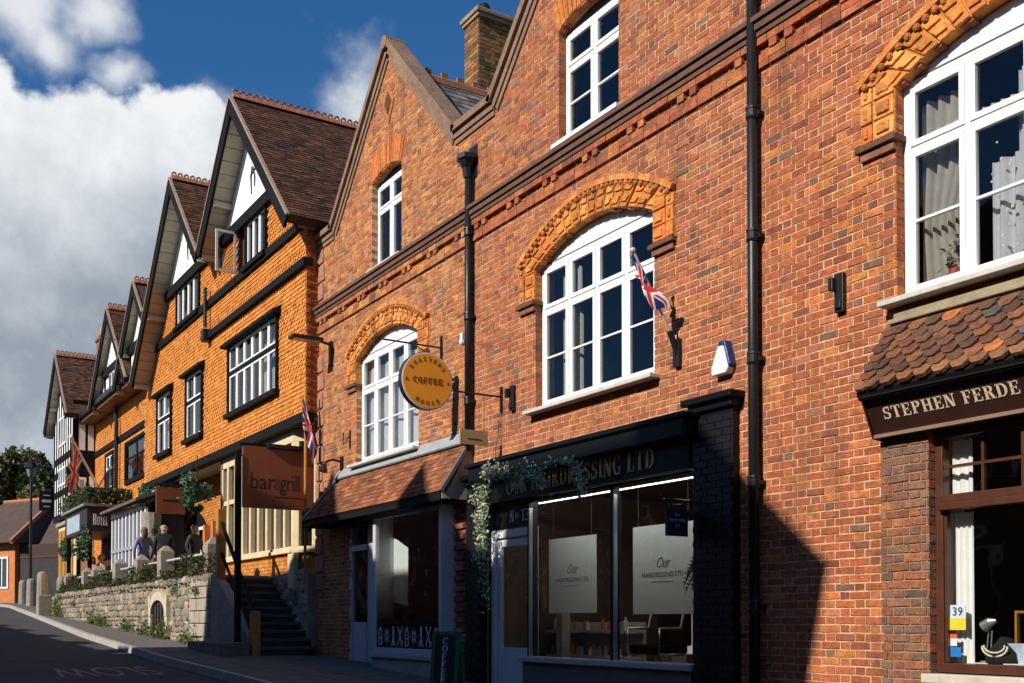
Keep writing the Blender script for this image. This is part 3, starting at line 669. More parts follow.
def cur_w1(wo):
    curtain(wo, -5.98, -5.42, 4.3, 6.0, .26, 5, mat('taupe_curtain', (.50, .46, .39), .9, .12, 12, .1), .04, .35)
    m = MB(); n = 40                          # scalloped net along the upper lights
    curtain(wo, -5.3, -4.5, 4.3, 5.25, .24, 6, mat('net', (.66, .66, .66), .9, .1, 12, .1), .03); curtain(wo, -5.05, -4.75, 5.0, 5.9, .22, 4, mat('net', (.7, .7, .7)), .03)
    curtain(wo, -5.85, -3.8, 5.56, 5.72, .22, 24, mat('net', (.7, .7, .7)), .02)
    st = MB()
    for i in range(26):
        x, z = random.uniform(-5.28, -4.9), random.uniform(4.35, 5.4); st.tube([(x, .128, z), (x, .134, z)], random.uniform(.008, .016), 8)
    st.build('window_dot', M_WLET, wo)
    m = MB(); m.tube([(-5.62, .2, 4.34), (-5.62, .2, 4.4), (-5.62, .2, 4.46)], [.05, .07, .05], 10)
    m.build('vase', mat('red_pot', (.5, .08, .03), .4), wo)
    m = MB(); leaves(m, [(-5.62+random.gauss(0, .06), .2+random.gauss(0, .03), 4.58+random.gauss(0, .07)) for _ in range(60)], .03, [(.25, .22, .18), (.35, .3, .25)]); m.build('dried_flowers', M_LEAF, wo)
def cur_w2(wo):
    curtain(wo, -11.45, -11.0, 4.3, 6.0, .25, 5, mat('cream_curtain', (.6, .54, .42), .9, .15, 12, .1), .035)
    curtain(wo, -11.15, -10.96, 5.45, 6.0, .2, 3, M_NET, .03)
def cur_w3(wo):
    curtain(wo, -17.45, -15.1, 4.3, 5.55, .21, 9, mat('white_blind', (.78, .78, .77), .9, .08, 6, .1), .014)
    curtain(wo, -17.45, -15.1, 5.62, 5.95, .21, 8, MATS['white_blind'], .02)
arched(BLD_S, -6.05, -3.65, cur_w1); arched(BLD_H, -11.73, -9.31, cur_w2); arched(BLD_C, -17.5, -15.1, cur_w3)
for b, x0, x1, zs in ((BLD_C, -16.87, -15.72, 7.53), (BLD_H, -11.19, -9.95, 7.58), (BLD_S, -5.4, -4.16, 7.58)):
    wo = window(b, x0+.004, x1-.004, zs, 9.0, .11, 2, [8.55], bars=(1 if b is not BLD_C else 0, 0), fw=.06, mw=.05, sw=.045)
    MB().box(x0-.06, x1+.06, -.09, .13, zs-.065, zs-.008).build('sill', M_WHITE, wo, bevel=.006)
    n = 12; pts = [(x0+.006+(x1-x0-.012)*i/n, 9.03+.13*(1-(2*i/n-1)**2)-.01) for i in range(n+1)]
    MB().xz([(x0+.006, 8.995)]+pts+[(x1-.006, 8.995)], .15, .2).build('arch_head', mat('dark_board', (.08, .06, .05), .8), wo)  # arch head in a plain dark brown board colour
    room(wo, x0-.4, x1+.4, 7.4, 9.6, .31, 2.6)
    curtain(wo, x1-.32, x1-.07, zs, 8.95, .26, 3, M_NET, .03)
    c = (x0+x1)/2; h = (x1-x0)/2            # rubbed brick arch
    for i in range(15):
        t0, t1 = -1+2*i/15+.01, -1+2*(i+1)/15-.01
        f = lambda t, k: (c+(h+.13*k)*t, 9.03+.13*(1-t*t)+.44*k-.06*k*t*t)
        MB().xz([f(t0, 0), f(t1, 0), f(t1, 1), f(t0, 1)], -.014+random.uniform(-.004, .004), .1, pick([(.7, (.60, .20, .05), .2), (.3, (.5, .15, .05), .2)])).build('arch_brick', M_BRICK, wo)
# lozenge vent in the coffee gable
m = MB()
for i, (a, d) in enumerate((((-16.2, 10.18), (.0, .42)),)):
    cx, cz = a; r = .36
    m.xz([(cx-r*.62, cz), (cx, cz-r), (cx+r*.62, cz), (cx, cz+r)], -.02, .03, (.42, .16, .06)); m.xz([(cx-r*.34, cz), (cx, cz-r*.55), (cx+r*.34, cz), (cx, cz+r*.55)], -.035, .03, (.12, .05, .03))
m.build('lozenge_panel', M_BRICK, BLD_C, bevel=.01)
# ================================================================ SHOPFRONT: hairdresser
H = BLD_H
m = MB().box(-13.2, -8.6, -.12, .12, 3.15, 3.60); fas = m.build('fascia', M_GLOSSB, H, bevel=.006)
m = MB().box(-13.05, -8.45, -.34, .05, 3.63, 3.69); m.box(-13.0, -8.5, -.30, .05, 3.44, 3.63); m.build('cornice', M_GLOSSB, fas, bevel=.012)
MB().box(-13.2, -8.6, -.14, .05, 3.125, 3.15).build('fascia_moulding', M_GLOSSB, fas)
xo, _ = W(507, 480, -.12); xe, _ = W(656, 450, -.12)
_, w1 = textmesh('OUR HAIRDRESSING LTD', .23, (0, 0, 0), (1, 0, 0), (0, 0, 1), .01, 1.0, .1)
tm, _ = textmesh('OUR HAIRDRESSING LTD', .23, (xo, -.122, 3.195), (1, 0, 0), (0, 0, 1), .012, (xe-xo)/w1, .1)
tm.build('lettering', M_GOLD, fas)
def pilaster(x0, x1, y, z1):
    m = MB().box(x0, x1, y, .02, 0, z1-.12); p = m.build('pilaster', M_GLOSSB, H, bevel=.01)
    m = MB(); z = .4
    while z < z1-.2:
        a = x0 if int(z/.075) % 2 else x0-.1; 
        while a < x1:
            s, e = max(a+.005, x0-.004), min(a+.215, x1+.004)
            if e-s > .03: m.box(s, e, y-.006, y+.02, z+.005, z+.07, vary((.008, .008, .009), .2))
            a += .225
        z += .075
    m.build('painted_brick', mat('painted_brick', (1, 1, 1), .4, .2, 8, .2, src='attr'), p, kind='stuff')
    MB().box(x0-.03, x1+.03, y-.05, .02, z1-.12, z1-.04).box(x0-.08, x1+.08, y-.11, .02, z1-.04, z1+.03).build('pilaster_cap', M_GLOSSB, p, bevel=.01)
pilaster(-8.56, -7.97, -.10, 3.80); pilaster(-13.38, -13.0, -.10, 3.55)
DX0, _ = W(495, 600, .12); DX1, _ = W(536, 600, .12); WX1, _ = W(697, 600, .03); MX, _ = W(615, 600, .03)
# door with pale frame
m = MB().box(DX0, DX0+.10, .06, .16, .3, 2.78); m.box(DX1-.03, DX1, .06, .16, .3, 2.78); m.box(DX0+.1, DX1-.03, .061, .16, 2.66, 2.78)
dr = m.build('door', mat('pale_door_paint', (.62, .62, .64), .4, .1, 5, .04), H, bevel=.006)
m = MB().box(DX0+.11, DX0+.2, .1, .15, .55, 2.64); m.box(DX1-.12, DX1-.04, .1, .15, .55, 2.64); m.box(DX0+.2, DX1-.12, .101, .15, .55, 1.15); m.box(DX0+.2, DX1-.12, .101, .15, 2.54, 2.64)
m.build('door_leaf', MATS['pale_door_paint'], dr, bevel=.006)
MB().quad((DX0+.2, .12, 1.15), (DX1-.12, .12, 1.15), (DX1-.12, .12, 2.54), (DX0+.2, .12, 2.54)).build('pane', G_SHOP, dr)
MB().tube([(DX1-.08, .1, 1.55), (DX1-.08, .04, 1.55), (DX1-.08, .04, 1.75), (DX1-.08, .1, 1.75)], .012, 8).build('door_handle', M_IRON, dr)
m = MB().box(DX0, DX1, .05, .16, 2.78, 3.12).box(-13.0, DX0, .04, .16, 0, 3.12)
tr = m.build('transom_panel', M_GLOSSB, H)
t, _ = textmesh('N', .16, (W(510, 518, .05)[0], .048, 2.86), (1, 0, 0), (0, 0, 1), .006, .8); t2, _ = textmesh('O', .08, (W(510, 518, .05)[0]+.15, .048, 2.90), (1, 0, 0), (0, 0, 1), .006, .9); t3, _ = textmesh('13', .16, (W(510, 518, .05)[0]+.3, .048, 2.86), (1, 0, 0), (0, 0, 1), .006, .9)
for k in (t2, t3): t.add(k.v, k.f)
t.build('door_number', M_WLET, tr)
# shop window
m = MB().box(DX1, DX1+.05, -.02, .12, 1.05, 3.12); m.box(MX-.03, MX+.03, -.02, .08, 1.05, 3.12); m.box(WX1, -8.6, -.02, .12, .9, 3.12); m.box(DX1+.05, WX1, -.019, .08, 3.095, 3.12)
sw_ = m.build('shop_window', M_GLOSSB, H, bevel=.005)
m = MB().box(DX1+.052, DX1+.072, -.03, .02, 1.05, 3.0).box(MX+.042, MX+.062, -.03, .02, 1.05, 3.0); m.build('metal_trim', mat('steel', (.6, .6, .6), .3, .05, 4, 0, metal=.8), sw_)
for a, b in ((DX1+.05, MX-.04), (MX+.04, WX1)): MB().quad((a, .03, 1.06), (b, .03, 1.06), (b, .03, 3.1), (a, .03, 3.1)).build('pane', G_SHOP, sw_)
MB().box(DX1-.06, WX1+.05, -.14, .1, .98, 1.05).build('sill', mat('sill_paint', (.40, .39, .38), .6, .15, 5, .1), sw_, bevel=.01)
MB().box(DX1-.02, WX1+.02, -.08, .1, .2, .98).build('stall_riser', mat('riser_paint', (.12, .115, .115), .7, .15, 4, .15), sw_)
# salon interior
rm = room(H, -13.15, -8.5, .75, 3.4, .3, 4.6, mat('salon_wall', (.10, .075, .06), .9, .15, 2, 0))
za = W(612, 491, .35)[1]
MB().box(-12.2, -8.75, .34, .365, za-.006, za+.006).build('strip_light', mat('led', (1, .95, .88), .5, 0, 1, 0, emit=4.0), rm)
MB().box(-10.0, -9.4, 2.0, 2.6, 3.36, 3.39).build('ceiling_panel_light', mat('panel_led', (1, .80, .5), .5, 0, 1, 0, emit=5), rm)
for k in range(7): MB().tube([(-11.6+k*.46, .16, 3.135), (-11.6+k*.46, .16, 3.15)], .028, 10).build('spot_light', mat('spot_led', (1, .95, .88), .5, 0, 1, 0, emit=170), rm)
for k in range(3):
    fx = -11.9+k*1.1; MB().box(fx, fx+.55, 4.5, 4.56, 1.5, 2.6).build('picture_frame', M_BLACK, rm); MB().box(fx+.05, fx+.5, 4.49, 4.5, 1.55, 2.55).build('mirror', mat('mirror', (.6, .6, .6), .05, 0, 1, 0, metal=1), rm)
for k in range(5): MB().box(-12.9+k*.35, -12.6+k*.35, 3.0, 3.3, .75, 1.0+.25*(k % 3)).build('stock_box', mat('stock_%d' % (k % 3), [(.3, .22, .16), (.5, .48, .45), (.08, .07, .07)][k % 3], .7), rm)
def poster(px0, px1, py0, py1, Y, nm):
    x0, _ = W(px0, 570, Y); x1, _ = W(px1, 570, Y); _, zt_ = W((px0+px1)/2, py0, Y); _, zb_ = W((px0+px1)/2, py1, Y)
    p = MB().box(x0, x1, Y, Y+.012, zb_, zt_).build('window_banner', mat('banner', (.55, .62, .60), .8, .04, 3, .02), None, nm, 'banner')
    sans('banner_script', 'Our', .18, ((x0+x1)/2-.12, Y-.002, (zt_+zb_)/2+.02), (1, 0, 0), (0, 0, 1), mat('grey_print', (.12, .12, .13), .7), p, .002, .8, shear=.4)
    sans('banner_text', 'HAIRDRESSING LTD', .085, ((x0+x1)/2, Y-.002, (zt_+zb_)/2-.09), (1, 0, 0), (0, 0, 1), MATS['grey_print'], p, .002, 1.0, 'CENTER')
    MB().box((x0+x1)/2-.2, (x0+x1)/2+.2, Y-.003, Y, (zt_+zb_)/2-.15, (zt_+zb_)/2-.143).build('banner_rule', MATS['grey_print'], p)
    for q in (x0+.1, x1-.1): MB().box(q-.004, q+.004, Y, Y+.006, zt_, 3.35).build('banner_cord', M_DARK, p)
poster(549, 596, 537, 613, .5, 'pale hanging banner in the salon window nearest the door'); poster(633, 694, 524, 614, .5, 'pale hanging banner in the salon window behind the palm')
# shelves, bottles, chair, mirror, palm
sh_ = thing('shelf_unit', (-12.0, 1.1, .75), 'white shelf unit of bottles at the back of the salon', 'shelf')
MB().box(-13.0, -11.1, 1.0, 1.3, 1.35, 1.39).box(-13.0, -11.1, 1.0, 1.3, 1.0, 1.04).box(-13.0, -11.1, 1.3, 1.33, .75, 1.5).build('shelf', mat('shelf_white', (.5, .5, .5), .6), sh_)
MB().box(-12.5, -12.36, .85, .99, .75, 1.66).build('pillar', mat('shelf_white', (.8, .8, .8)), sh_)
for k in range(26):
    x = -12.95+k*.071; zz = random.choice((1.04, 1.39, 1.39)); h = random.uniform(.1, .2)
    MB().tube([(x, 1.1, zz), (x, 1.1, zz+h*.7), (x, 1.1, zz+h*.75), (x, 1.1, zz+h)], [.03, .03, .012, .012], 8).build('bottle', random.choice([mat('bottle_white', (.8, .8, .78), .4), mat('bottle_amber', (.5, .25, .08), .4), mat('bottle_grey', (.3, .3, .32), .4)]), sh_)
cx0 = W(655, 640, .9)[0]
chr_ = thing('salon_chair', (cx0, .95, .75), 'black salon chair with curved steel arms inside the window', 'chair')
MB().box(cx0-.28, cx0+.28, .7, 1.2, 1.1, 1.22).build('seat', M_GLOSSB, chr_, bevel=.03); MB().box(cx0-.28, cx0+.28, 1.15, 1.27, 1.2, 1.75).build('backrest', M_GLOSSB, chr_, bevel=.03)
for q in (-.31, .31): MB().tube([(cx0+q, 1.2, 1.65), (cx0+q, 1.1, 1.62), (cx0+q, 1.05, 1.42), (cx0+q, .72, 1.42), (cx0+q, .7, 1.1), (cx0+q, 1.1, 1.1)], .018, 8).build('arm', MATS['steel'], chr_, smooth=True)
MB().tube([(cx0, .95, .75), (cx0, .95, 1.1)], [.06, .04], 10).tube([(cx0, .95, .75), (cx0, .95, .78)], .26, 14).build('pedestal', MATS['steel'], chr_)
x0, _ = W(673, 640, 1.3); x1, _ = W(690, 640, 1.3)
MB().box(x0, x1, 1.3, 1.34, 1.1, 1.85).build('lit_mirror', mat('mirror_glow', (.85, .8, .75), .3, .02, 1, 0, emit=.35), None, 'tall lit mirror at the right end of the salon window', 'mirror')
pl = thing('palm_plant', (-8.85, .28, .99), 'dark feathery palm leaves in front of the right salon banner', 'plant')
m = MB(); px_ = -8.74
for k in range(11):
    a0 = random.uniform(1.7, 3.4); base = Vector((px_, .26, 1.55+random.uniform(0, .75))); ln = random.uniform(.35, .6)
    for j in range(14):
        t = j/13; p = base+Vector((math.cos(a0)*ln*t*.8, -.1*t*math.sin(a0*3)*.4, .3*t-.45*t*t))
        for sg in (-1, 1): m.quad(p, p+Vector((-.02, .004, .01)), p+Vector((-.06-.02*sg, .0, sg*.10*(1-t*.6)-.04)), p+Vector((.0, .004, -.006)), vary((.02, .03, .015), .3))
m.build('fronds', M_LEAF, pl); MB().tube([(px_, .26, .99), (px_, .26, 1.9)], .02, 8).build('stem', M_BARK, pl); MB().tube([(px_, .26, .8), (px_, .26, 1.12)], [.1, .13], 12).build('pot', M_DARK, pl)
# projecting sign on a scroll bracket
xs_ = -8.60; hsn = thing('hanging_sign', (xs_, -.3, 2.5), 'small dark blue hanging sign on a black bracket beside the salon window', 'sign')
zt_ = W(688, 508, -.3)[1]; zb_ = W(688, 535, -.3)[1]
MB().box(xs_-.012, xs_+.012, -.44, -.15, zb_, zt_).build('board', mat('navy_board', (.012, .014, .035), .4, .1), hsn)
for tx, dz in (('Our', .07), ('Hairdressing', .015), ('Ltd', -.045)): sans('sign_text', tx, .052, (xs_+.013, -.295, (zt_+zb_)/2+dz), (0, 1, 0), (0, 0, 1), mat('pale_blue_letter', (.35, .4, .55), .6), hsn, .002, .85, 'CENTER')
MB().tube([(xs_, -.1, zt_+.10), (xs_, -.5, zt_+.10)], .012, 8).tube([(xs_, -.1, zt_-.1), (xs_, -.16, zt_), (xs_, -.24, zt_+.05), (xs_, -.36, zt_+.04), (xs_, -.42, zt_+.10)], .01, 8).tube([(xs_, -.5, zt_+.10), (xs_, -.52, zt_+.13), (xs_, -.49, zt_+.15)], .01, 8).build('bracket', M_IRON, hsn)
for q in (-.4, -.2): MB().tube([(xs_, q, zt_), (xs_, q, zt_+.1)], .005, 6).build('hook', M_IRON, hsn)
# garland of artificial ivy round the corner of the fascia
gv = MB(); path = []
def chain(a, b, n, spread):
    for i in range(n):
        t = random.random(); path.append(tuple(a[k]+(b[k]-a[k])*t+random.gauss(0, spread[k]) for k in range(3)))
q = lambda px, py, Y: (W(px, py, Y)[0], Y, W(px, py, Y)[1])
chain(q(482, 478, -.2), q(481, 520, -.2), 420, (.10, .04, .05)); chain(q(481, 520, -.2), q(483, 560, -.18), 300, (.07, .04, .05)); chain(q(483, 560, -.16), q(487, 605, -.15), 120, (.07, .03, .06))
chain(q(484, 474, -.36), q(508, 470, -.36), 260, (.05, .03, .06)); chain(q(512, 484, -.36), q(530, 470, -.36), 230, (.06, .03, .06)); chain(q(530, 472, -.36), q(545, 484, -.36), 190, (.04, .03, .05)); chain(q(530, 474, -.36), q(556, 462, -.36), 110, (.06, .03, .03))
chain(q(556, 462, -.36), q(572, 461, -.36), 80, (.06, .03, .02)); chain(q(572, 462, -.36), q(580, 475, -.36), 150, (.03, .03, .04)); chain(q(580, 475, -.36), q(584, 492, -.36), 150, (.03, .03, .04))
leaves(gv, path, .026, [(.46, .54, .36), (.28, .40, .22), (.64, .66, .50), (.14, .24, .10), (.68, .62, .50)], .4)
ga = gv.build('ivy_garland', M_LEAF, None, 'pale green leafy garland draped over the black hairdresser fascia', 'garland')
MB().tube([q(484, 600, -.14), q(481, 540, -.16), q(482, 480, -.2), q(484, 474, -.35), q(510, 476, -.36), q(530, 474, -.36), q(556, 463, -.36), q(575, 464, -.36), q(584, 490, -.36)], .008, 6).build('stem', M_BARK, ga)
# burglar alarm box
x, z = W(722, 361, -.06)
ab = MB().xz([(x-.12, z-.14), (x+.09, z-.14), (x+.12, z-.09), (x+.05, z+.15), (x-.03, z+.15), (x-.12, z-.06)], -.10, .012).build('alarm_box', mat('alarm_white', (.82, .82, .8), .4, .03), None, 'white and blue alarm box on the brick wall above the black pilaster', 'alarm box', bevel=.015)
MB().xz([(x+.122, z-.09), (x+.052, z+.152), (x-.03, z+.152), (x-.02, z+.20), (x+.075, z+.20), (x+.15, z-.06)], -.095, .008).build('blue_cover', mat('alarm_blue', (.02, .04, .16), .35), ab, bevel=.012)

# ================================================================ flags
def ujack(u, v):      # u 0..1 along the fly, v 0..1 up the hoist
    x, y = u*2-1, (v-.5); RED, WHT, BLU = (.55, .02, .03), (.75, .75, .75), (.012, .03, .19)
    if abs(x) < .1 or abs(y) < .1: return RED
    if abs(x) < .167 or abs(y) < .167: return WHT
    d1 = (y-x*.5)/1.118; d2 = (y+x*.5)/1.118
    for d, s in ((d1, 1), (d2, -1)):
        sd = d*(1 if x*s > 0 else -1)*(1 if s > 0 else -1)
        if abs(d) < .1: return RED if (0 < d*(-1 if x > 0 else 1) < .067) else WHT
    return BLU
def flag(parent, fn, nu=90, nv=46):
    m = MB(); vs = [fn(i/nu, j/nv) for j in range(nv+1) for i in range(nu+1)]
    for j in range(nv):
        for i in range(nu): pass
    b = 0; m.v = [tuple(p) for p in vs]
    for j in range(nv):
        for i in range(nu):
            m.f.append((j*(nu+1)+i, j*(nu+1)+i+1, (j+1)*(nu+1)+i+1, (j+1)*(nu+1)+i)); m.c.append(ujack((i+.5)/nu, (j+.5)/nv)); m.mi.append(0)
    return m.build('cloth', M_FLAG, parent, smooth=True)
bx, bz = W(677, 347, -.03); tx, tz = W(633, 250, -.62)
A = Vector((bx, -.03, bz)); T = Vector((tx, -.62, tz)); 
fl = thing('flag', tuple(A), 'union flag wrapped on a short pole beside the middle arched window', 'flag')
MB().tube([A, T], .014, 10).ell(T, .03, .03, .03, 8, 6).build('pole', mat('silver_pole', (.55, .53, .5), .4, .1, 5, 0, metal=.3), fl)
MB().box(bx-.05, bx+.05, -.05, .01, bz-.22, bz+.08).tube([A+Vector((0, .02, -.1)), A+(T-A)*.17], .035, 10).build('holder', M_IRON, fl)
PO = lambda s: A+(T-A)*(.44+.54*s)
def ff(u, v):
    p = PO(v); b_ = .035+.085*abs(math.sin(v*4.2+.5)); a_ = 3.6*u+.8+v*1.2
    return p+Vector((-math.cos(a_-1.2)*b_*(.4+.8*u)-.13*u*v*v, -math.sin(a_)*b_*(.4+.8*u)-.03*u, -.15*u*(.5+v)+.02*math.sin(u*9)))
flag(fl, ff)

# ================================================================ SHOPFRONT: coffee house
C = BLD_C; YB = -.30
BX0, _ = W(372.5, 600, YB); BX1, _ = W(441, 600, YB); ZS, ZH = 1.0, 3.24
m = MB().box(BX0, BX0+.10, YB, YB+.08, ZS, ZH); m.box(BX1-.08, BX1, YB, YB+.08, ZS, ZH); m.box(BX0+.1, BX1-.08, YB+.001, YB+.08, ZH-.07, ZH); m.box(BX0+.1, BX1-.08, YB+.001, YB+.08, ZS, ZS+.09)
m.box(BX0, BX0+.07, YB+.08, .05, ZS, ZH); m.box(BX1-.075, BX1-.004, YB+.08, .05, ZS, ZH)
bay = m.build('bay_window', mat('bay_paint', (.50, .49, .53), .4, .1, 5, .04), C, bevel=.006)
MB().quad((BX0+.1, YB+.03, ZS+.09), (BX1-.08, YB+.03, ZS+.09), (BX1-.08, YB+.03, ZH-.07), (BX0+.1, YB+.03, ZH-.07)).build('pane', G_SHOP, bay)
MB().box(BX0-.06, BX1+.06, YB-.07, .02, ZS-.07, ZS).build('sill', mat('sill_paint', (.4, .4, .4)), bay, bevel=.008)
MB().box(BX0+.01, BX1-.01, YB-.02, .02, .3, ZS-.07).build('stall_riser', mat('riser_pale', (.34, .32, .31), .85, .2, 5, .3), bay)
rc_ = room(C, -17.6, -13.75, .8, 3.45, .32, 4.2, mat('cafe_wall', (.07, .055, .045), .9, .2, 2, 0))
m = MB().box(BX0+.1, BX1-.08, YB+.045, YB+.06, ZS+.09, ZS+.47); m.build('window_panel', mat('panel_brown', (.03, .018, .014), .6), bay)
MB().box(BX0+.1, BX1-.08, YB+.04, YB+.065, ZS+.47, ZS+.56).build('panel_rail', M_BWOOD, bay)
m = MB(); n = 9; stp = (BX1-BX0-.22)/n; yy = YB+.022
def bar2(x0, z0, x1, z1, wd=.018): m.beam((x0, yy, z0), (x1, yy, z1), .004, wd, side=(0, 1, 0))
for k in range(n):
    cx = BX0+.14+stp*(k+.5); zc = ZS+.28; t = k % 4
    if t == 0: bar2(cx-.05, zc-.14, cx-.05, zc+.06); bar2(cx+.05, zc-.14, cx+.05, zc+.06); bar2(cx-.05, zc-.14, cx+.05, zc-.14); bar2(cx-.05, zc+.06, cx, zc+.14); bar2(cx+.05, zc+.06, cx, zc+.14); bar2(cx-.05, zc-.04, cx+.05, zc-.04)
    elif t == 1:
        for a in range(8): bar2(cx+.05*math.cos(a*.785), zc+.05*math.sin(a*.785), cx+.1*math.cos(a*.785), zc+.12*math.sin(a*.785), .013)
        for a in range(8): bar2(cx+.05*math.cos(a*.785), zc+.05*math.sin(a*.785), cx+.05*math.cos(a*.785+.785), zc+.05*math.sin(a*.785+.785), .013)
    elif t == 2: bar2(cx, zc-.05, cx, zc+.15, .045); bar2(cx, zc-.02, cx-.06, zc-.15); bar2(cx, zc-.02, cx+.06, zc-.15); bar2(cx, zc, cx, zc-.15)
    else: bar2(cx-.08, zc-.14, cx+.08, zc+.15, .022); bar2(cx+.08, zc-.14, cx-.08, zc+.15, .022); bar2(cx+.04, zc-.15, cx+.09, zc-.08, .03)
m.build('window_emblem', mat('emblem_white', (.75, .72, .70), .7), bay)
x0, _ = W(393, 570, .05); x1, _ = W(408, 570, .05)
MB().xz([(x0, W(393, 602, .05)[1]), (x1, W(408, 606, .05)[1]), (x1, W(408, 548, .05)[1]), (x0, W(393, 537, .05)[1])], .05, .06).build('sunlit_wall_panel', mat('sheet', (.62, .68, .64), .8, .05), None, 'pale panel standing in for a sunlit patch of wall inside the coffee house', 'sunlit patch')  # pale colour stands in for sunlight falling on an inside wall
for k in range(3):
    tx_ = -15.3+k*.55; tb = thing('cafe_table', (tx_, 1.3+.5*k, .8), ['round wooden table deep inside the coffee house at left', 'round wooden table in the middle of the coffee house', 'round wooden table deep inside the coffee house at right'][k], 'table')
    MB().tube([(tx_, 1.3+.5*k, 1.5), (tx_, 1.3+.5*k, 1.54)], .32, 18).build('top', M_BWOOD, tb); MB().tube([(tx_, 1.3+.5*k, .8), (tx_, 1.3+.5*k, 1.5)], .04, 8).build('leg', M_IRON, tb)
dx0, _ = W(352, 640, .05); dx1, _ = W(368, 640, .05)
m = MB().box(dx0, dx0+.09, .0, .12, .75, 3.2); m.box(dx1-.05, dx1+.5, .06, .12, .75, 3.2); m.box(dx0+.09, dx1-.05, .0, .12, 2.75, 2.85)
cd = m.build('door', mat('bay_paint', (.5, .5, .5)), C); MB().box(dx0+.09, dx1-.05, .03, .09, .78, 1.5).build('door_panel', MATS['bay_paint'], cd); MB().quad((dx0+.09, .05, 1.5), (dx1-.05, .05, 1.5), (dx1-.05, .05, 2.75), (dx0+.09, .05, 2.75)).build('pane', G_SHOP, cd)
# toothed brick edge right of the bay
m = MB(); z = .6; k = 0
while z < 3.3:
    m.box(BX1+.02, -13.5+(.0), -.06 if k % 2 else -.10, .02, z+.006, z+.069, pick([(.7, (.33, .13, .08), .2), (.3, (.45, .25, .16), .2)])); z += .075; k += 1
m.build('brick_pier', M_BRICK, C, kind='stuff')
# tiled canopy
ZR_, ZE_, YE_ = 4.14, 3.35, -.52; XL, XR = -18.75, -13.40; XLT = -18.2
cpy = thing('tiled_canopy', ((XL+XR)/2, YE_/2, ZE_), 'long sloping clay tiled canopy over the coffee house window', 'canopy')
SLN = math.hypot(ZR_-ZE_, YE_); Vv = Vector((0, -YE_, ZR_-ZE_)).normalized(); Nn = Vector((1, 0, 0)).cross(Vv).normalized()
m = MB().ext([(XL, YE_, ZE_-.02), (XR, YE_, ZE_-.02), (XR, 0, ZR_-.02), (XLT, 0, ZR_-.02)], (0, .03, -.05)); m.ext([(XL, YE_, ZE_-.02), (XL, .0, ZE_-.02), (XLT, 0, ZR_-.02)], (.03, 0, -.03)); deck = m.build('deck', M_BLACK, cpy)
MB().box(XL, XR, YE_-.0, YE_+.03, ZE_-.12, ZE_-.03).box(XL, XR, YE_+.03, -.0, ZE_-.13, ZE_-.10).build('eave_board', M_BLACK, cpy)
CPAL = [(.5, (.26, .095, .045), .28), (.3, (.19, .075, .042), .3), (.2, (.36, .13, .05), .25)]
def plain_tile(w, g, t):
    me = bpy.data.meshes.new('tile'); me.from_pydata([(0, 0, t), (w, 0, t), (w, g*1.5, .004), (0, g*1.5, .004), (0, 0, 0), (w, 0, 0)], [], [(0, 1, 2, 3), (4, 5, 1, 0), (4, 0, 3), (5, 2, 1)]); me.materials.append(M_TILEO); return me
TM = [plain_tile(.160+random.uniform(-.002, .002), .088, .016+random.uniform(-.003, .004)) for _ in range(6)]
RM = Matrix((Vector((1, 0, 0)), Vv, Nn)).transposed().to_4x4(); cnt = 0; rest = MB(); pos = []
for r in range(int(SLN/.088)):
    v = r*.088; xl = XL+(XLT-XL)*v/SLN; x = XR-.163-(.08 if r % 2 else 0)
    if r % 2:
        pass
    while x > xl: pos.append((x, v)); x -= .163
pos.sort(key=lambda p: -p[0])
for i, (x, v) in enumerate(pos):
    p = Vector((x, YE_, ZE_))+Vv*v; c = pick(CPAL)
    if i < 300:
        o = bpy.data.objects.new('tile', random.choice(TM)); o.color = (*c, 1); link(o, p, deck)
        o.rotation_euler = RM.to_euler()
    else:
        a = lambda s, w_, n: p+Vector((1, 0, 0))*s+Vv*w_+Nn*n
        rest.add([a(0, 0, .016), a(.16, 0, .016), a(.16, .13, .004), a(0, .13, .004), a(0, 0, 0), a(.16, 0, 0)], [(0, 1, 2, 3), (4, 5, 1, 0), (4, 0, 3), (5, 2, 1)], c)
tile_plane(rest, (XL, .0, ZE_), (0, -1, 0), Vector((XLT-XL, 0, ZR_-ZE_)), .52, math.hypot(XLT-XL, ZR_-ZE_), .163, .088, .014, CPAL, lambda u, v: u/.52 < 1-v/math.hypot(XLT-XL, ZR_-ZE_)+.08)
rest.build('tile', M_TILE, deck, kind='stuff')
MB().beam((XL, YE_, ZE_+.02), (XLT, 0, ZR_+.02), .1, .05).build('hip_cap', M_LEAD, cpy)
MB().box(XR, XR+.02, YE_+.02, 0, ZE_-.1, ZE_+.0).add([(XR, YE_, ZE_-.02), (XR, 0, ZE_-.02), (XR, 0, ZR_)], [(0, 1, 2)]).ext([(XR+.002, YE_+.03, ZE_-.1), (XR+.002, 0, ZE_-.1), (XR+.002, 0, ZR_-.03)], (.025, 0, 0)).build('cheek_board', M_GWOOD, cpy)
MB().beam((XR+.03, YE_-.01, ZE_+.0), (XR+.03, .0, ZR_+.02), .06, .05, side=(1, 0, 0)).build('verge_strip', mat('dark_lead', (.12, .12, .125), .6), cpy)
MB().ext([(XLT-.05, -.10, ZR_-.07), (XLT-.05, -.005, ZR_+.05), (XLT-.05, -.005, ZR_+.13), (XLT-.05, -.12, ZR_-.05)], (XR-XLT+.1, 0, 0)).build('flashing', M_LEAD, cpy)

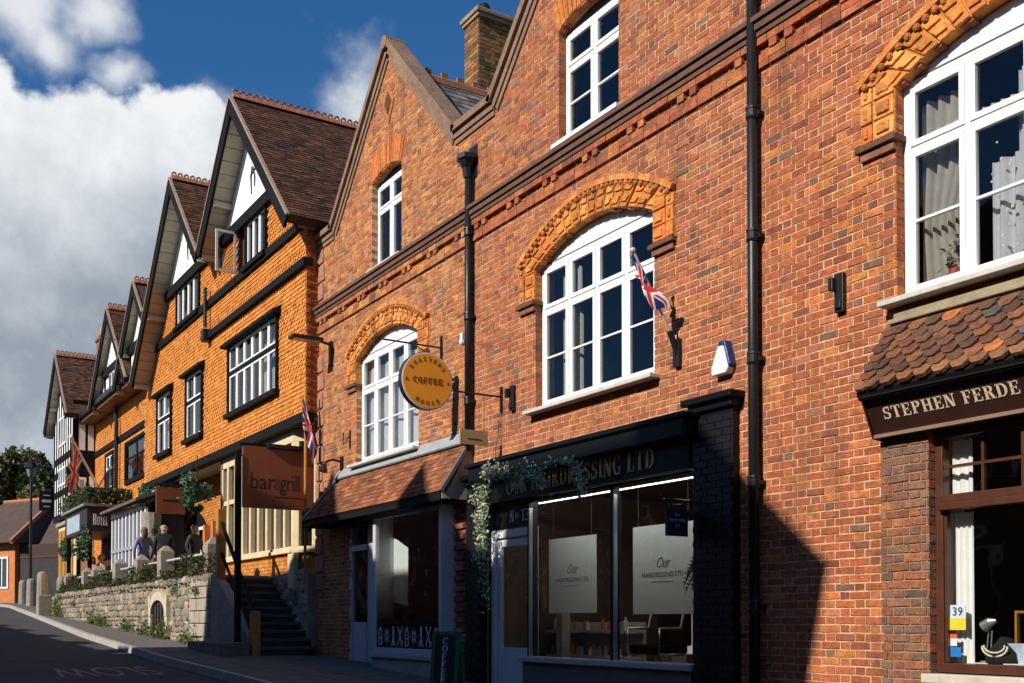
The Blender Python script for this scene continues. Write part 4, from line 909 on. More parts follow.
# round sign on its bracket
sx, _ = W(458.5, 375, 0); SC = Vector((sx, -.53, W(427, 381, -.53)[1])); SR = .415
rs = thing('round_sign', (sx, -.53, SC.z-SR), 'round orange coffee house sign hanging from an iron bracket', 'sign')
def disc(c, r, x0, x1, n=48): return MB().ext([(x0, c.y+r*math.cos(2*math.pi*i/n), c.z+r*math.sin(2*math.pi*i/n)) for i in range(n)], (x1-x0, 0, 0))
disc(SC, SR+.004, sx-.075, sx+.02).build('rim', mat('navy_rim', (.012, .014, .03), .4), rs); disc(SC, SR-.004, sx+.02, sx+.027).build('white_edge', M_WHITE, rs); disc(SC, SR-.022, sx+.027, sx+.031).build('face', mat('orange_face', (.95, .40, .03), .5, .06, 5, .03), rs)
BL = mat('brown_print', (.10, .045, .02), .6)
t, wl = textmesh('COFFEE', .085, (0, 0, 0), (0, 1, 0), (0, 0, 1), .004, 1.0, .2)
t, _ = textmesh('COFFEE', .085, (sx+.032, SC.y-wl/2+.01, SC.z-.04), (0, 1, 0), (0, 0, 1), .004, 1.0, .2); t.build('lettering', BL, rs)
m = MB()
for txt, mid, sgn in (('ROASTERY', 90, -1), ('HOUSE', 270, 1)):
    for i, chh in enumerate(txt):
        a = R(mid+sgn*(i-(len(txt)-1)/2)*15.5); U = Vector((0, -math.sin(a)*sgn, math.cos(a)*sgn)); V = Vector((0, math.cos(a), math.sin(a)))*(-sgn)
        V = Vector((0, math.cos(a), math.sin(a))) if sgn < 0 else -Vector((0, math.cos(a), math.sin(a)))
        U = Vector((0, math.sin(a), -math.cos(a))) if sgn < 0 else Vector((0, -math.sin(a), math.cos(a)))
        r0 = .29 if sgn < 0 else .35
        O = SC+Vector((.0, math.cos(a), math.sin(a)))*r0; O.x = sx+.032; O = O-U*.025
        k, _ = textmesh(chh, .055, O, U, V, .003, .95)
        m.add(k.v, k.f)
for sg in (-1, 1):
    cy = SC.y+sg*.335; m.ext([(sx+.032, cy-.018, SC.z-.02), (sx+.032, cy+.018, SC.z-.02), (sx+.032, cy, SC.z+.03)], (.004, 0, 0))
m.build('rim_lettering', BL, rs)
px_, pz_ = W(441, 348, -.02); bo = W(383, 339, -1.02)
m = MB().box(px_-.02, px_+.02, -.03, .01, W(441, 360)[1], W(441, 337)[1]); m.tube([(px_, -.02, pz_), (bo[0], -1.02, bo[1])], .014, 8)
tp = Vector((px_, -.02, pz_))*.52+Vector((bo[0], -1.02, bo[1]))*.48
m.tube([tp, SC+Vector((0, 0, SR))], .01, 8); m.box(sx-.015, sx+.015, -.03, .01, SC.z-.02, SC.z+.10); m.tube([(sx, -.13, SC.z+.07), (sx, -.01, SC.z+.07)], .01, 8); m.build('bracket', M_IRON, rs)
# lower bracket with scroll end and small wooden board
x, z = W(501, 397, -.02); s2 = thing('wooden_sign', (x, -.5, z-.7), 'small plain wooden board hanging from a scrolled bracket by the downpipe', 'sign')
x2 = x; 
m = MB().tube([(x, -.02, z), (x, -.72, z)], .013, 8); m.box(x-.018, x+.018, -.03, .01, z-.22, z+.14)
arcp = [(x, -.72-.06*math.sin(a), z+.06-.06*math.cos(a)) for a in [i*.45 for i in range(9)]]
m.tube(arcp, .012, 8); m.tube([(x, -.02, z-.2), (x, -.1, z-.65), (x, -.12, z-1.0)], .006, 6); m.build('bracket', M_IRON, s2)
zb = W(465, 441, -.42)[1]
bd = MB().box(x-.015, x+.015, -.67, -.24, zb-.10, zb+.10).build('board', mat('pale_board', (.40, .28, .13), .7, .2, 8, .15, stretch=(6, .8, 6)), s2)
MB().box(x+.0155, x+.018, -.56, -.34, zb-.03, zb-.015).build('board_print', BL, s2)
for yq in (-.62, -.29): MB().tube([(x, yq, zb+.1), (x, yq, z)], .004, 6).build('chain', M_IRON, s2)
# camera / sensor by the pipe
x, z = W(464, 340, -.05); MB().box(x-.04, x+.04, -.1, .01, z-.03, z+.10).ell((x, -.08, z-.04), .05, .05, .05, 10, 6).build('security_light', mat('offwhite_plastic', (.6, .58, .52), .5), None, 'small off white sensor on the wall beside the coffee house downpipe', 'sensor')
# flat wall lantern near the corner
x, z = W(331, 345, -.03); wl_ = thing('wall_lamp', (x, -.3, z), 'black flat headed wall lamp on the coffee house corner', 'lamp')
MB().box(x-.05, x+.05, -.06, .01, z-.38, z+.06).build('wall_plate', M_IRON, wl_); MB().tube([(x, -.03, z+.0), (x, -.3, z+.05)], .025, 8).build('arm', M_IRON, wl_); MB().box(x-.13, x+.13, -.82, -.22, z+.02, z+.09).build('head', M_IRON, wl_, bevel=.02); MB().box(x-.10, x+.10, -.78, -.28, z+.008, z+.018).build('lens', mat('lamp_lens', (.4, .4, .38), .3), wl_)
x, z = W(341, 462, -.03); w2_ = thing('swan_neck_light', (x, -.2, z), 'small black swan neck light above the left end of the tiled canopy', 'lamp')
MB().tube([(x, 0, z), (x, -.2, z+.03), (x, -.32, z-.02), (x, -.34, z-.08)], .022, 8).build('neck', M_IRON, w2_); MB().tube([(x, -.34, z-.06), (x, -.36, z-.12), (x, -.38, z-.2)], [.03, .06, .09], 10).build('shade', M_IRON, w2_); MB().box(x-.05, x+.05, -.03, .01, z-.2, z+.1).build('wall_plate', M_IRON, w2_)
x, z = W(349, 440, -.03); MB().tube([(x, 0, z+.1), (x, -.14, z-.1), (x, -.14, z+.12)], .015, 6).box(x-.02, x+.02, -.02, .01, z-.15, z+.18).build('basket_hook', M_IRON, None, 'empty iron basket hook left of the coffee house arched window', 'hook')
# pavement board
ax_, ay_ = W(447, 650, -1.0)[0], -1.0; az = gz(ax_)+.132; ab_ = thing('pavement_board', (ax_, ay_, az), 'narrow green framed black pavement board lettered coffee', 'sign')
Rb = Matrix.Translation((ax_, ay_, az)) @ Matrix.Rotation(R(38), 4, 'Z')
for sg in (1, -1):
    tl = Matrix.Rotation(R(9*sg), 4, 'X') @ Matrix.Translation((0, -.12*sg if sg > 0 else .12, 0))
    T_ = Rb @ Matrix.Translation((0, -.13*sg, 0)) @ Matrix.Rotation(R(-9*sg), 4, 'X') @ (Matrix.Identity(4) if sg > 0 else Matrix.Rotation(math.pi, 4, 'Z'))
    hgt = .76
    m = MB().box(-.19, -.145, -.015, .015, 0, hgt).box(.145, .19, -.015, .015, 0, hgt).box(-.145, .145, -.014, .015, hgt-.05, hgt).box(-.145, .145, -.014, .015, .05, .1); m.xf(T_).build('frame', mat('green_frame', (.01, .10, .06), .4), ab_)
    MB().box(-.145, .145, -.004, .01, .1, hgt-.05).xf(T_).build('panel', mat('chalk_black', (.012, .012, .014), .6), ab_)
    if sg > 0:
        m = MB()
        for i, chh in enumerate('COFFEE'):
            k, wd = textmesh(chh, .085, (-.045, -.006, hgt-.165-i*.1), (1, 0, 0), (0, 0, 1), .003, 1.1); m.add(k.v, k.f)
        m.xf(T_).build('lettering', mat('chalk', (.55, .57, .62), .8), ab_)

# ================================================================ SHOPFRONT: nearest shop
Sx = BLD_S; YE2, ZE2, ZR2 = -.45, 3.44, 4.06; XA, XB = -6.12, -1.2
cp2 = thing('scalloped_canopy', ((XA+XB)/2, YE2/2, ZE2), 'scalloped red brown tile canopy over the nearest brown shopfront', 'canopy')
V2 = Vector((0, -YE2, ZR2-ZE2)); L2 = V2.length; V2.normalize(); N2 = Vector((1, 0, 0)).cross(V2).normalized()
m = MB().ext([(XA, YE2, ZE2-.015), (XB, YE2, ZE2-.015), (XB, 0, ZR2-.015), (XA, 0, ZR2-.015)], (0, .04, -.06)); m.add([(XA, YE2, ZE2-.05), (XA, 0, ZE2-.05), (XA, 0, ZR2-.02)], [(0, 1, 2)]); dk2 = m.build('deck', M_BLACK, cp2)
MB().box(XA, XB, YE2+.02, .0, ZE2-.06, ZE2-.03).build('soffit', M_BLACK, cp2)
def scal(w_, g, t):
    me = bpy.data.meshes.new('tile'); f = [(0, g*.62), (w_*.07, g*.42), (w_*.28, 0), (w_*.74, 0), (w_*.94, g*.42), (w_, g*.62)]
    v = [(a, b, t) for a, b in f]+[(w_, g*1.6, .003), (0, g*1.6, .003)]+[(a, b, .001) for a, b in f]
    me.from_pydata(v, [], [tuple(range(8))]+[(8+i, 9+i, i+1, i) for i in range(5)]); me.materials.append(M_TILEO); return me
SM = [scal(.162+random.uniform(-.004, .003), .102, .03+random.uniform(-.006, .01)) for _ in range(10)]
SPAL = [(.5, (.15, .066, .04), .25), (.24, (.10, .052, .036), .25), (.18, (.22, .09, .042), .2), (.06, (.42, .15, .05), .15), (.02, (.10, .095, .09), .2)]
R2M = Matrix((Vector((1, 0, 0)), V2, N2)).transposed().to_4x4().to_euler()
for r in range(int(L2/.102)):
    x = XA+(.0 if r % 2 else -.082)
    while x < XB-.1:
        xx = max(x, XA-.02)
        o = bpy.data.objects.new('tile', random.choice(SM)); o.color = (*(pick(SPAL) if r else pick([(1, (.26, .11, .055), .25)])), 1)
        link(o, Vector((xx, YE2-.015, ZE2))+V2*(r*.102-.01+random.uniform(-.006, .006)), dk2); o.rotation_euler = R2M; o.rotation_euler.z += random.uniform(-.02, .02); x += .165
TAN = mat('tan_moulding', (.30, .24, .16), .85, .3, 8, .4, dirt=.5)
MB().box(-6.10, -1.2, -.07, .02, 4.06, 4.10).box(-6.06, -1.2, -.045, .02, 4.10, 4.15).build('moulding', TAN, cp2, bevel=.008)
# tilted fascia with the shop name
ft, fb_ = Vector((0, -.36, 3.385)), Vector((0, -.20, 3.08)); fv = (ft-fb_).normalized(); fn = Vector((1, 0, 0)).cross(fv)
m = MB().ext([(-6.12, fb_.y, fb_.z), (-6.12, ft.y, ft.z), (-6.12, 0.0, 3.385), (-6.12, 0.0, 3.06)], (5.0, 0, 0)); fs2 = m.build('fascia', M_SIGNBR, Sx)
MB().beam((-6.13, fb_.y-.012, fb_.z-.0), (-1.1, fb_.y-.012, fb_.z), .035, .03).build('fascia_moulding', mat('fascia_trim', (.22, .13, .09), .4), fs2)
MB().ext([(-6.135, fb_.y-.03, fb_.z-.02), (-6.135, ft.y-.02, ft.z+.01), (-6.135, 0, 3.40), (-6.135, 0, 3.04)], (.014, 0, 0)).build('end_board', M_SIGNBR, fs2)
O = fb_+fv*.14+fn*.002
xa, _ = W(885, 413, O.y); xb, _ = W(1023, 380, O.y)
_, wl = textmesh('STEPHEN FERDE', .105, (0, 0, 0), (1, 0, 0), fv, .004, 1, .08)
t, _ = textmesh('STEPHEN FERDE', .105, (xa, O.y, O.z), (1, 0, 0), fv, .004, (xb-xa)/wl, .08); t.build('lettering', M_CREAML, fs2)
# brick pier
pr_ = brick_rows(-6.14, -5.66, -.1, 3.06, [], None); pw = MB().box(-6.13, -5.665, -.112, .02, -.5, 3.06).build('pier', mat('pier_mortar', (.30, .20, .13), .95, .3, 6, .4), Sx)
place_bricks(pr_, pw, [(.5, (.30, .105, .052), .2), (.3, (.23, .11, .065), .22), (.2, (.18, .10, .07), .25)], 150, -.121).build('brick', M_BRICK, pw, kind='stuff')
# brown window
FX0, FX1, FZ0, FZT, FZ1 = -5.665, -1.7, 1.09, 2.44, 3.06; YW = -.01
m = MB().box(FX0, FX0+.075, YW-.03, YW+.06, FZ0, FZ1); m.box(FX1-.11, FX1, YW-.05, YW+.09, FZ0, FZ1); m.box(FX0+.075, FX1-.11, YW-.049, YW+.09, FZ0, FZ0+.075); m.box(FX0+.075, FX1-.11, YW-.049, YW+.09, FZ1-.06, FZ1)
m.box(FX0+.06, FX1-.06, YW-.085, YW+.09, FZT-.03, FZT+.03); m.box(FX0+.075, FX1-.11, YW-.055, YW+.08, FZT+.03, FZT+.10); m.box(-3.72, -3.62, YW-.048, YW+.089, FZ0+.075, FZT-.03)
bw_ = m.build('shop_window', M_BROWN, Sx, bevel=.008)
MB().box(FX0+.077, FX0+.10, YW-.012, YW+.04, FZ0+.08, FZT-.03).build('bead', M_BROWN, bw_)
nx = 5; wdt = (FX1-FX0-.185)/nx
for i in range(nx):
    a = FX0+.075+wdt*i; b = a+wdt
    if i: MB().box(a-.05, a+.05, YW-.047, YW+.088, FZT+.1, FZ1-.06).build('mullion', M_BROWN, bw_)
    g = a+(.05 if i else .0), b-(.05 if i < nx-1 else 0); mid = (g[0]+g[1])/2; zm = (FZT+.1+FZ1-.06)/2
    MB().box(mid-.012, mid+.012, YW-.01, YW+.03, FZT+.1, FZ1-.06).box(g[0], g[1], YW-.009, YW+.03, zm-.012, zm+.012).build('glazing_bar', M_BROWN, bw_)
    for (c, d) in ((g[0], mid-.012), (mid+.012, g[1])):
        for (e, f) in ((FZT+.1, zm-.012), (zm+.012, FZ1-.06)):
            t = random.uniform(-.004, .004); MB().add([(c, YW+.01+t, e), (d, YW+.01-t, e), (d, YW+.01-t, f), (c, YW+.01+t, f)], [(0, 1, 2, 3)]).build('pane', G_SHOP, bw_)
for a, b in ((FX0+.075, -3.72), (-3.62, FX1-.11)): MB().quad((a, YW+.02, FZ0+.075), (b, YW+.02, FZ0+.075), (b, YW+.02, FZT-.03), (a, YW+.02, FZT-.03)).build('pane', G_SHOP, bw_)
MB().box(FX0-.06, FX1+.06, -.16, .1, 1.0, FZ0-.012).build('sill', mat('pale_sill', (.5, .44, .36), .9, .2, 8, .3), bw_, bevel=.01)
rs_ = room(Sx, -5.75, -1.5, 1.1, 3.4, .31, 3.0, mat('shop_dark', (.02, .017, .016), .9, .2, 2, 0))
MB().box(-5.6, -1.6, .1, .31, 1.1, 1.17).build('display_shelf', mat('display_white', (.75, .75, .74), .6), rs_)
curtain(rs_, W(947, 560, .12)[0], W(974, 560, .12)[0], 1.17, 2.4, .12, 5, mat('white_blind2', (.78, .77, .74), .8, .05), .012)
curtain(rs_, W(948, 480, .12)[0], W(973, 480, .12)[0], 2.45, 3.0, .12, 3, MATS['white_blind2'], .012)
def sticker(px0, px1, py0, py1, mt, lab, Y=.012):
    x0, za = W(px0, py0, Y); x1, zb = W(px1, py1, Y); return MB().box(x0, x1, Y, Y+.003, zb, za).build('sticker', mt, None, lab, 'sticker')
a = sticker(950, 966, 605, 630, mat('sticker_pale', (.6, .68, .75), .6), 'pale blue and yellow price poster stuck in the brown shop window')
x0, za = W(950, 618, .010); x1, zb = W(966, 630, .010); MB().box(x0, x1, .008, .012, zb, za).build('yellow_band', mat('sticker_yellow', (.75, .5, .03), .6), a)
sans('price_text', '39', .10, (x0+.02, .009, za+.02), (1, 0, 0), (0, 0, 1), mat('ink_navy', (.01, .012, .04), .6), a, .002)
a = sticker(950, 957, 634, 646, mat('sticker_white', (.75, .72, .7), .6), 'small white and red sticker below the price poster'); x0, za = W(950, 634, .01); x1, zb = W(957, 638, .01); MB().box(x0, x1, .008, .012, zb, za).build('red_band', mat('sticker_red', (.6, .08, .04), .6), a)
sticker(950, 961, 647, 657, mat('sticker_blue', (.02, .22, .55), .6), 'small bright blue sticker low in the brown shop window corner')
# jewellery display
x, z0 = W(988, 663, .22)[0], 1.17
lm = thing('desk_lamp', (x, .22, z0), 'slim silver desk lamp inside the brown shop window', 'lamp'); MB().tube([(x-.02, .22, z0), (x+.01, .22, z0+.26), (x+.03, .22, z0+.32)], .006, 8).tube([(x+.02, .22, z0), (x+.04, .22, z0+.26)], .006, 8).build('stem', MATS['steel'], lm); MB().tube([(x-.02, .2, z0+.29), (x+.04, .2, z0+.33), (x+.09, .2, z0+.34)], [.05, .04, .015], 10).build('head', MATS['steel'], lm); MB().tube([(x, .22, z0), (x, .22, z0+.015)], .06, 12).build('base', MATS['steel'], lm)
x = W(1003, 660, .2)[0]; nb = thing('necklace_bust', (x, .2, z0), 'black display bust wearing a pale bead necklace in the brown shop window', 'display'); MB().tube([(x, .24, z0), (x, .22, z0+.08), (x, .24, z0+.16), (x, .25, z0+.2)], [.16, .14, .07, .05], 16).build('bust', mat('velvet', (.012, .01, .012), .9), nb, smooth=True)
m = MB()
for i in range(22):
    a = math.pi*(i/21); m.ell((x-.11*math.cos(a), .09, z0+.13-.075*math.sin(a)), .009, .009, .009, 6, 4); m.ell((x-.09*math.cos(a), .085, z0+.14-.055*math.sin(a)), .008, .008, .008, 6, 4)
m.build('beads', mat('pearl', (.8, .74, .6), .3), nb)
x = W(1020, 650, .2)[0]; MB().box(x-.12, x+.25, .18, .2, z0, z0+.16).build('display_card', mat('card_blue', (.45, .52, .62), .6, .5, 9, 0), None, 'pale blue display card at the frame edge in the brown shop window', 'card')
x = W(1016, 615, .28)[0]; m = MB().box(x, x+.02, .26, .3, z0, z0+.42).box(x+.02, x+.3, .26, .3, z0+.4, z0+.42); m.build('gilt_frame', mat('gilt', (.45, .22, .04), .4, .2, 8, .05, metal=.4), None, 'thin gilt picture frame standing inside the brown shop window', 'frame')
# ================================================================ HOTEL, tile-hung block
YH = -.25; HX0, HX1 = -32.1, -19.27; TER = 2.40; JZ = 5.46; HS = 1.05; HAP = 12.72; YVG = -.72
GC = (W(232, 95, YVG)[0], W(171, 181, YVG)[0])
hot = thing('hotel_building', (-25.7, 3, TER), 'orange tile hung hotel building with two steep overhanging gables', 'building')
OP = [(.62, (.58, .215, .043), .10), (.26, (.52, .175, .036), .12), (.12, (.62, .265, .07), .1)]
def htop(x): return max(max(HAP-.14-HS*abs(x-c) for c in GC), 8.35 if x > -31 else 8.0)
HW = [(-24.02, -20.88, 6.22, 7.72), (-27.56, -26.2, 6.14, 7.72), (-30.5, -29.1, 6.14, 7.72), (-23.5, -21.6, 9.24, 10.2), (-28.5, -26.5, 9.24, 10.2)]
m = MB(); wall_slices(m, HX0, HX1, JZ, htop, [(a, b, c, d, 0) for a, b, c, d in HW], YH+.03, YH+.3, GC+((GC[0]+GC[1])/2,)); hwall = m.build('wall', mat('tile_backing', (.30, .10, .03), .9), hot)
inh = lambda x, z: HX0 < x < HX1 and z < htop(x)-.02 and z < 10.25 and not any(a-.06 < x < b+.06 and c-.02 < z+.05 and z < d+.10 for a, b, c, d in HW)
m = MB(); rb = lambda v: ((JZ+v) % 1.02) < .52
tile_plane(m, (HX0, YH+.02, JZ+.02), (1, 0, 0), (0, 0, 1), HX1-HX0, 4.9, .165, .085, .019, OP, lambda u, v: inh(HX0+u, JZ+.02+v), rb)
m.build('hung_tile', M_TILE, hwall, kind='stuff')
m = MB(); tile_plane(m, (HX1-.02, YH, JZ+.02), (0, 1, 0), (0, 0, 1), .5, 3.6, .165, .085, .024, [(1, (.34, .09, .03), .3)], None, rb); m.box(HX1-.3, HX1-.02, YH+.06, 8, JZ, 9.0, (.3, .1, .03)); m.build('return_tile', M_TILE, hwall, kind='stuff')
for i in range(20): MB().box(HX1-.07, HX1+.02, YH-.012, YH+.07, JZ+.05+i*.17, JZ+.13+i*.17, vary((.40, .12, .035), .2)).build('corner_tile', M_TILE, hwall)
# beams and ledges
m = MB().box(HX0, HX1+.04, YH-.06, YH+.1, 9.05, 9.22); m.build('band_beam', M_BLACK, hot)
m = MB().box(W(210, 330, YH)[0], HX1+.06, YH-.09, YH+.1, 8.27, 8.42); m.build('ledge', M_BLACK, hot)
m = MB().box(HX0, HX1+.05, YH-.08, YH+.15, JZ-.16, JZ+.02); m.build('jetty_beam', M_BLACK, hot)
MB().box(HX0, HX1, YH+.1, 1.2, JZ-.12, JZ-.06).build('jetty_soffit', mat('cream_soffit', (.45, .38, .28), .9), hot)
x, _ = W(210, 330, YH); p = MB().tube([(x, YH-.12, 9.5), (x, YH-.12, 8.55)], .045, 10).build('downpipe', M_IRON, hot); MB().box(x-.12, x+.12, YH-.2, YH, 8.2, 8.5).build('hopper', M_IRON, p, bevel=.03)
def hotwin(x0, x1, z0, z1, cols, tr, hood=True):
    m = MB().box(x0-.07, x0, YH-.05, YH+.1, z0-.02, z1); m.box(x1, x1+.07, YH-.05, YH+.1, z0-.02, z1); m.box(x0-.12, x1+.12, YH-.12, YH+.1, z0-.12, z0-.02)
    if hood: m.ext([(x0-.2, YH-.17, z1), (x0-.2, YH-.17, z1+.06), (x0-.2, YH+.05, z1+.2), (x0-.2, YH+.05, z1)], (x1-x0+.4, 0, 0))
    else: m.box(x0-.1, x1+.1, YH-.06, YH+.1, z1, z1+.08)
    sr = m.build('window', M_BLACK, hot)
    if tr: MB().box(x0, x1, YH-.03, YH+.07, tr-.04, tr+.04).build('transom', M_BLACK, sr)
    wc = (x1-x0)/cols
    for (a, b) in ([(z0, tr-.04), (tr+.04, z1)] if tr else [(z0, z1)]):
        for i in range(cols):
            c, d = x0+wc*i+.006, x0+wc*(i+1)-.006; k = MB(); f = .055; yy = YH-.005
            k.box(c, c+f, yy, yy+.05, a, b); k.box(d-f, d, yy, yy+.05, a, b); k.box(c+f, d-f, yy+.001, yy+.05, a, a+f); k.box(c+f, d-f, yy+.001, yy+.05, b-f, b)
            s_ = k.build('sash', M_WHITE, sr); t = random.uniform(-.012, .012)
            MB().add([(c+f, yy+.02+t, a+f), (d-f, yy+.02-t, a+f), (d-f, yy+.02-t, b-f), (c+f, yy+.02+t, b-f)], [(0, 1, 2, 3)]).build('pane', G_UP, sr)
    room(sr, x0-.2, x1+.2, z0-.1, z1+.1, YH+.32, YH+2)
    for i in range(0, cols): 
        if random.random() < .5: curtain(sr, x0+wc*i+.05, x0+wc*(i+.6), z0, z1, YH+.25, 2, M_NET, .02)
    return sr
hotwin(-24.02, -20.88, 6.22, 7.72, 6, 7.12); hotwin(-27.56, -26.2, 6.14, 7.72, 2, 7.05); hotwin(-30.5, -29.1, 6.14, 7.72, 2, 7.05)
wA = hotwin(-23.5+.7, -21.6, 9.24, 10.2, 3, None, False); hotwin(-28.5, -26.5, 9.24, 10.2, 4, None, False)
# dark opening of the far light plus its casement swung out over the street
MB().box(-23.5, -22.87, YH+.1, YH+.12, 9.24, 10.2).build('dark_opening', M_DARK, wA)
m = MB(); xh = -23.45; yo = YH-.05; f = .05
m.box(xh-.02, xh+.02, yo-.46, yo, 9.26, 9.26+f); m.box(xh-.02, xh+.02, yo-.46, yo, 10.14, 10.19); m.box(xh-.02, xh+.02, yo-.46, yo-.46+f, 9.31, 10.14); m.box(xh-.02, xh+.02, yo-f, yo, 9.31, 10.14)
op_ = m.build('open_casement', mat('casement_cream', (.62, .60, .54), .5, .1), wA); MB().quad((xh, yo-.41, 9.31), (xh, yo-f, 9.31), (xh, yo-f, 10.14), (xh, yo-.41, 10.14)).build('pane', G_UP, op_)
# gables: plaster, beam, overhanging verges, roof
RPAL = [(.5, (.085, .042, .028), .35), (.3, (.13, .055, .032), .35), (.2, (.055, .035, .026), .4)]
CRM = mat('cream_board', (.46, .41, .32), .8, .12, 5, .1)
def crest(mb, x, z, y0, y1, st=.155):
    y = y0
    while y < y1:
        n = 8
        ring = [Vector((x, y+st/2+.05*math.cos(2*math.pi*k/n), z+.105+.05*math.sin(2*math.pi*k/n))) for k in range(n+1)]
        mb.tube(ring, .024, 5, cap=False); mb.ext([(x-.13, y, z-.06), (x-.06, y, z+.05), (x, y, z+.08), (x+.06, y, z+.05), (x+.13, y, z-.06)], (0, st-.02, 0)); y += st
TC = mat('terracotta_ridge', (.36, .13, .06), .85, .35, 9, .4, dirt=.4, dirtcol=(.1, .06, .04))
def gable(parent, c, ap, sl, hl, hr, yb, yw, yback, zbeam, plaster=True, tiles=(True, True), mark=True):
    """ap: ridge height; hl/hr: horizontal reach of the left/right slope; yb verge plane; yw wall plane"""
    th = .16; q = math.sqrt(1+sl*sl)
    for sg, hw in ((-1, hl), (1, hr)):
        d = Vector((sg, 0, -sl)).normalized(); n = Vector((sg*sl, 0, 1)).normalized(); P = Vector((c, yb, ap)); E_ = P+d*(hw*q)
        r = MB().ext([P, E_, E_-n*th, P-n*th] if sg > 0 else [P, P-n*th, E_-n*th, E_], (0, yback-yb, 0)).build('roof', mat('roof_deck', (.06, .035, .025), .9), parent)
        if tiles[0 if sg < 0 else 1]:
            t = MB(); O = E_+n*.006
            if sg > 0: tile_plane(t, O, (0, 1, 0), -d, yback-yb, hw*q, .165, .105, .016, RPAL)
            else: tile_plane(t, O+Vector((0, yback-yb, 0)), (0, -1, 0), -d, yback-yb, hw*q, .165, .105, .016, RPAL)
            t.build('roof_tile', M_TILE, r, kind='stuff')
        b = MB(); bw = .27
        b.ext([P-n*.0+Vector((0, -.05, 0)), E_+Vector((0, -.05, 0)), E_-n*bw+Vector((0, -.05, 0)), P-Vector((0, 0, bw*q))+Vector((0, -.05, 0))], (0, .055, 0)); b.build('barge_board', M_BLACK, parent)
        MB().ext([P+n*.03+Vector((0, -.07, 0)), E_+n*.03+Vector((0, -.07, 0)), E_-n*.012+Vector((0, -.07, 0)), P-n*.012+Vector((0, -.07, 0))], (0, .07, 0)).build('verge_tile', mat('verge', (.33, .22, .16), .9, .3, 9, .4), parent)
        s = MB(); k = int(hw*q/.3)
        for i in range(k):
            A = P+d*(.12+i*.3)-n*(th+.004); B = A+d*.285
            s.ext([A, B, B-n*.02, A-n*.02], (0, yw-yb+.02, 0))
        s.build('soffit_board', CRM, parent, kind='stuff')
        for f_ in ((.62, .98) if sg < 0 else (.62,)):
            A = P+d*(hw*q*f_)-n*(th+.03); MB().beam(A+Vector((0, .02, -.08)), A+Vector((0, yw-yb, -.08)), .1, .12).build('purlin_end', CRM, parent)
    rd = MB(); crest(rd, c, ap+.02, yb, yback); rd.build('ridge_crest', TC, parent)
    if plaster:
        hb = (ap-.2-zbeam)/sl; m = MB().xz([(c-hb, zbeam), (c+hb, zbeam), (c, ap-.2)], yw-.02, yw+.06); pp = m.build('gable_plaster', M_PLASTER, parent)
        MB().box(c-hb-.05, c+hb+.05, yw-.10, yw+.08, zbeam-.24, zbeam).build('gable_beam', M_BLACK, pp)
        if mark:
            k = MB(); zc = zbeam+.62; k.tube([(c+.02, yw-.03, zc+.3), (c-.03, yw-.04, zc+.05), (c+.0, yw-.03, zc-.3)], .016, 6); k.tube([(c+.2, yw-.03, zc+.28), (c+.1, yw-.04, zc+.22), (c+.22, yw-.04, zc+.02), (c+.2, yw-.03, zc-.2)], .016, 6); k.beam((c-.1, yw-.03, zc+.12), (c+.24, yw-.03, zc+.18), .02, .03); k.build('iron_mark', M_IRON, pp)
gable(hot, GC[0], HAP, HS, (GC[0]-GC[1])/2, 3.5, YVG, YH, 7.5, 10.40, tiles=(False, True))
gable(hot, GC[1], HAP, HS, 4.2, (GC[0]-GC[1])/2, YVG, YH, 7.5, 10.40, tiles=(False, True))
# rafter feet in the deep shade at the right-hand eave
for i in range(3): MB().box(-19.2-i*.14, -19.15-i*.14, -.45, -.1, 8.95+i*.12, 9.05+i*.12).build('rafter_foot', CRM, hot)
# ground storey under the jetty
GB = mat('orange_brick', (.50, .17, .05), .9, .25, 7, .5, 50)
A1 = [(-31.0, -28.3, TER, 3.95, .6), (-27.4, -25.8, TER, 4.0, .5)]
m = MB(); wall_slices(m, HX0, -25.05, TER-.4, lambda x: JZ-.1, A1, .55, .8); gw = m.build('ground_wall', GB, hot)
rr = []; z = TER
m = MB()
for r_ in brick_rows(HX0, -25.05, TER, JZ-.12, A1, None): m.box(r_[0], r_[1], .535, .56, r_[2], r_[3], pick(OP))
m.build('brick', M_BRICK, gw, kind='stuff')
for a in A1:
    for (x0, x1) in ((a[0]-.18, a[0]), (a[1], a[1]+.18)): MB().box(x0, x1, .38, .56, TER, a[3]+.1).build('pilaster', GB, gw)
    w_ = window(hot, a[0]+.02, a[1]-.02, TER+.35, 4.1, .62, 4, [3.4], fw=.05, mw=.05, sw=.04); room(w_, a[0], a[1], TER, 4.8, .82, 2.5, M_DARK)
    MB().box(a[0], a[1], .62, .7, 4.1, 4.75).build('arch_panel', M_BLACK, w_)
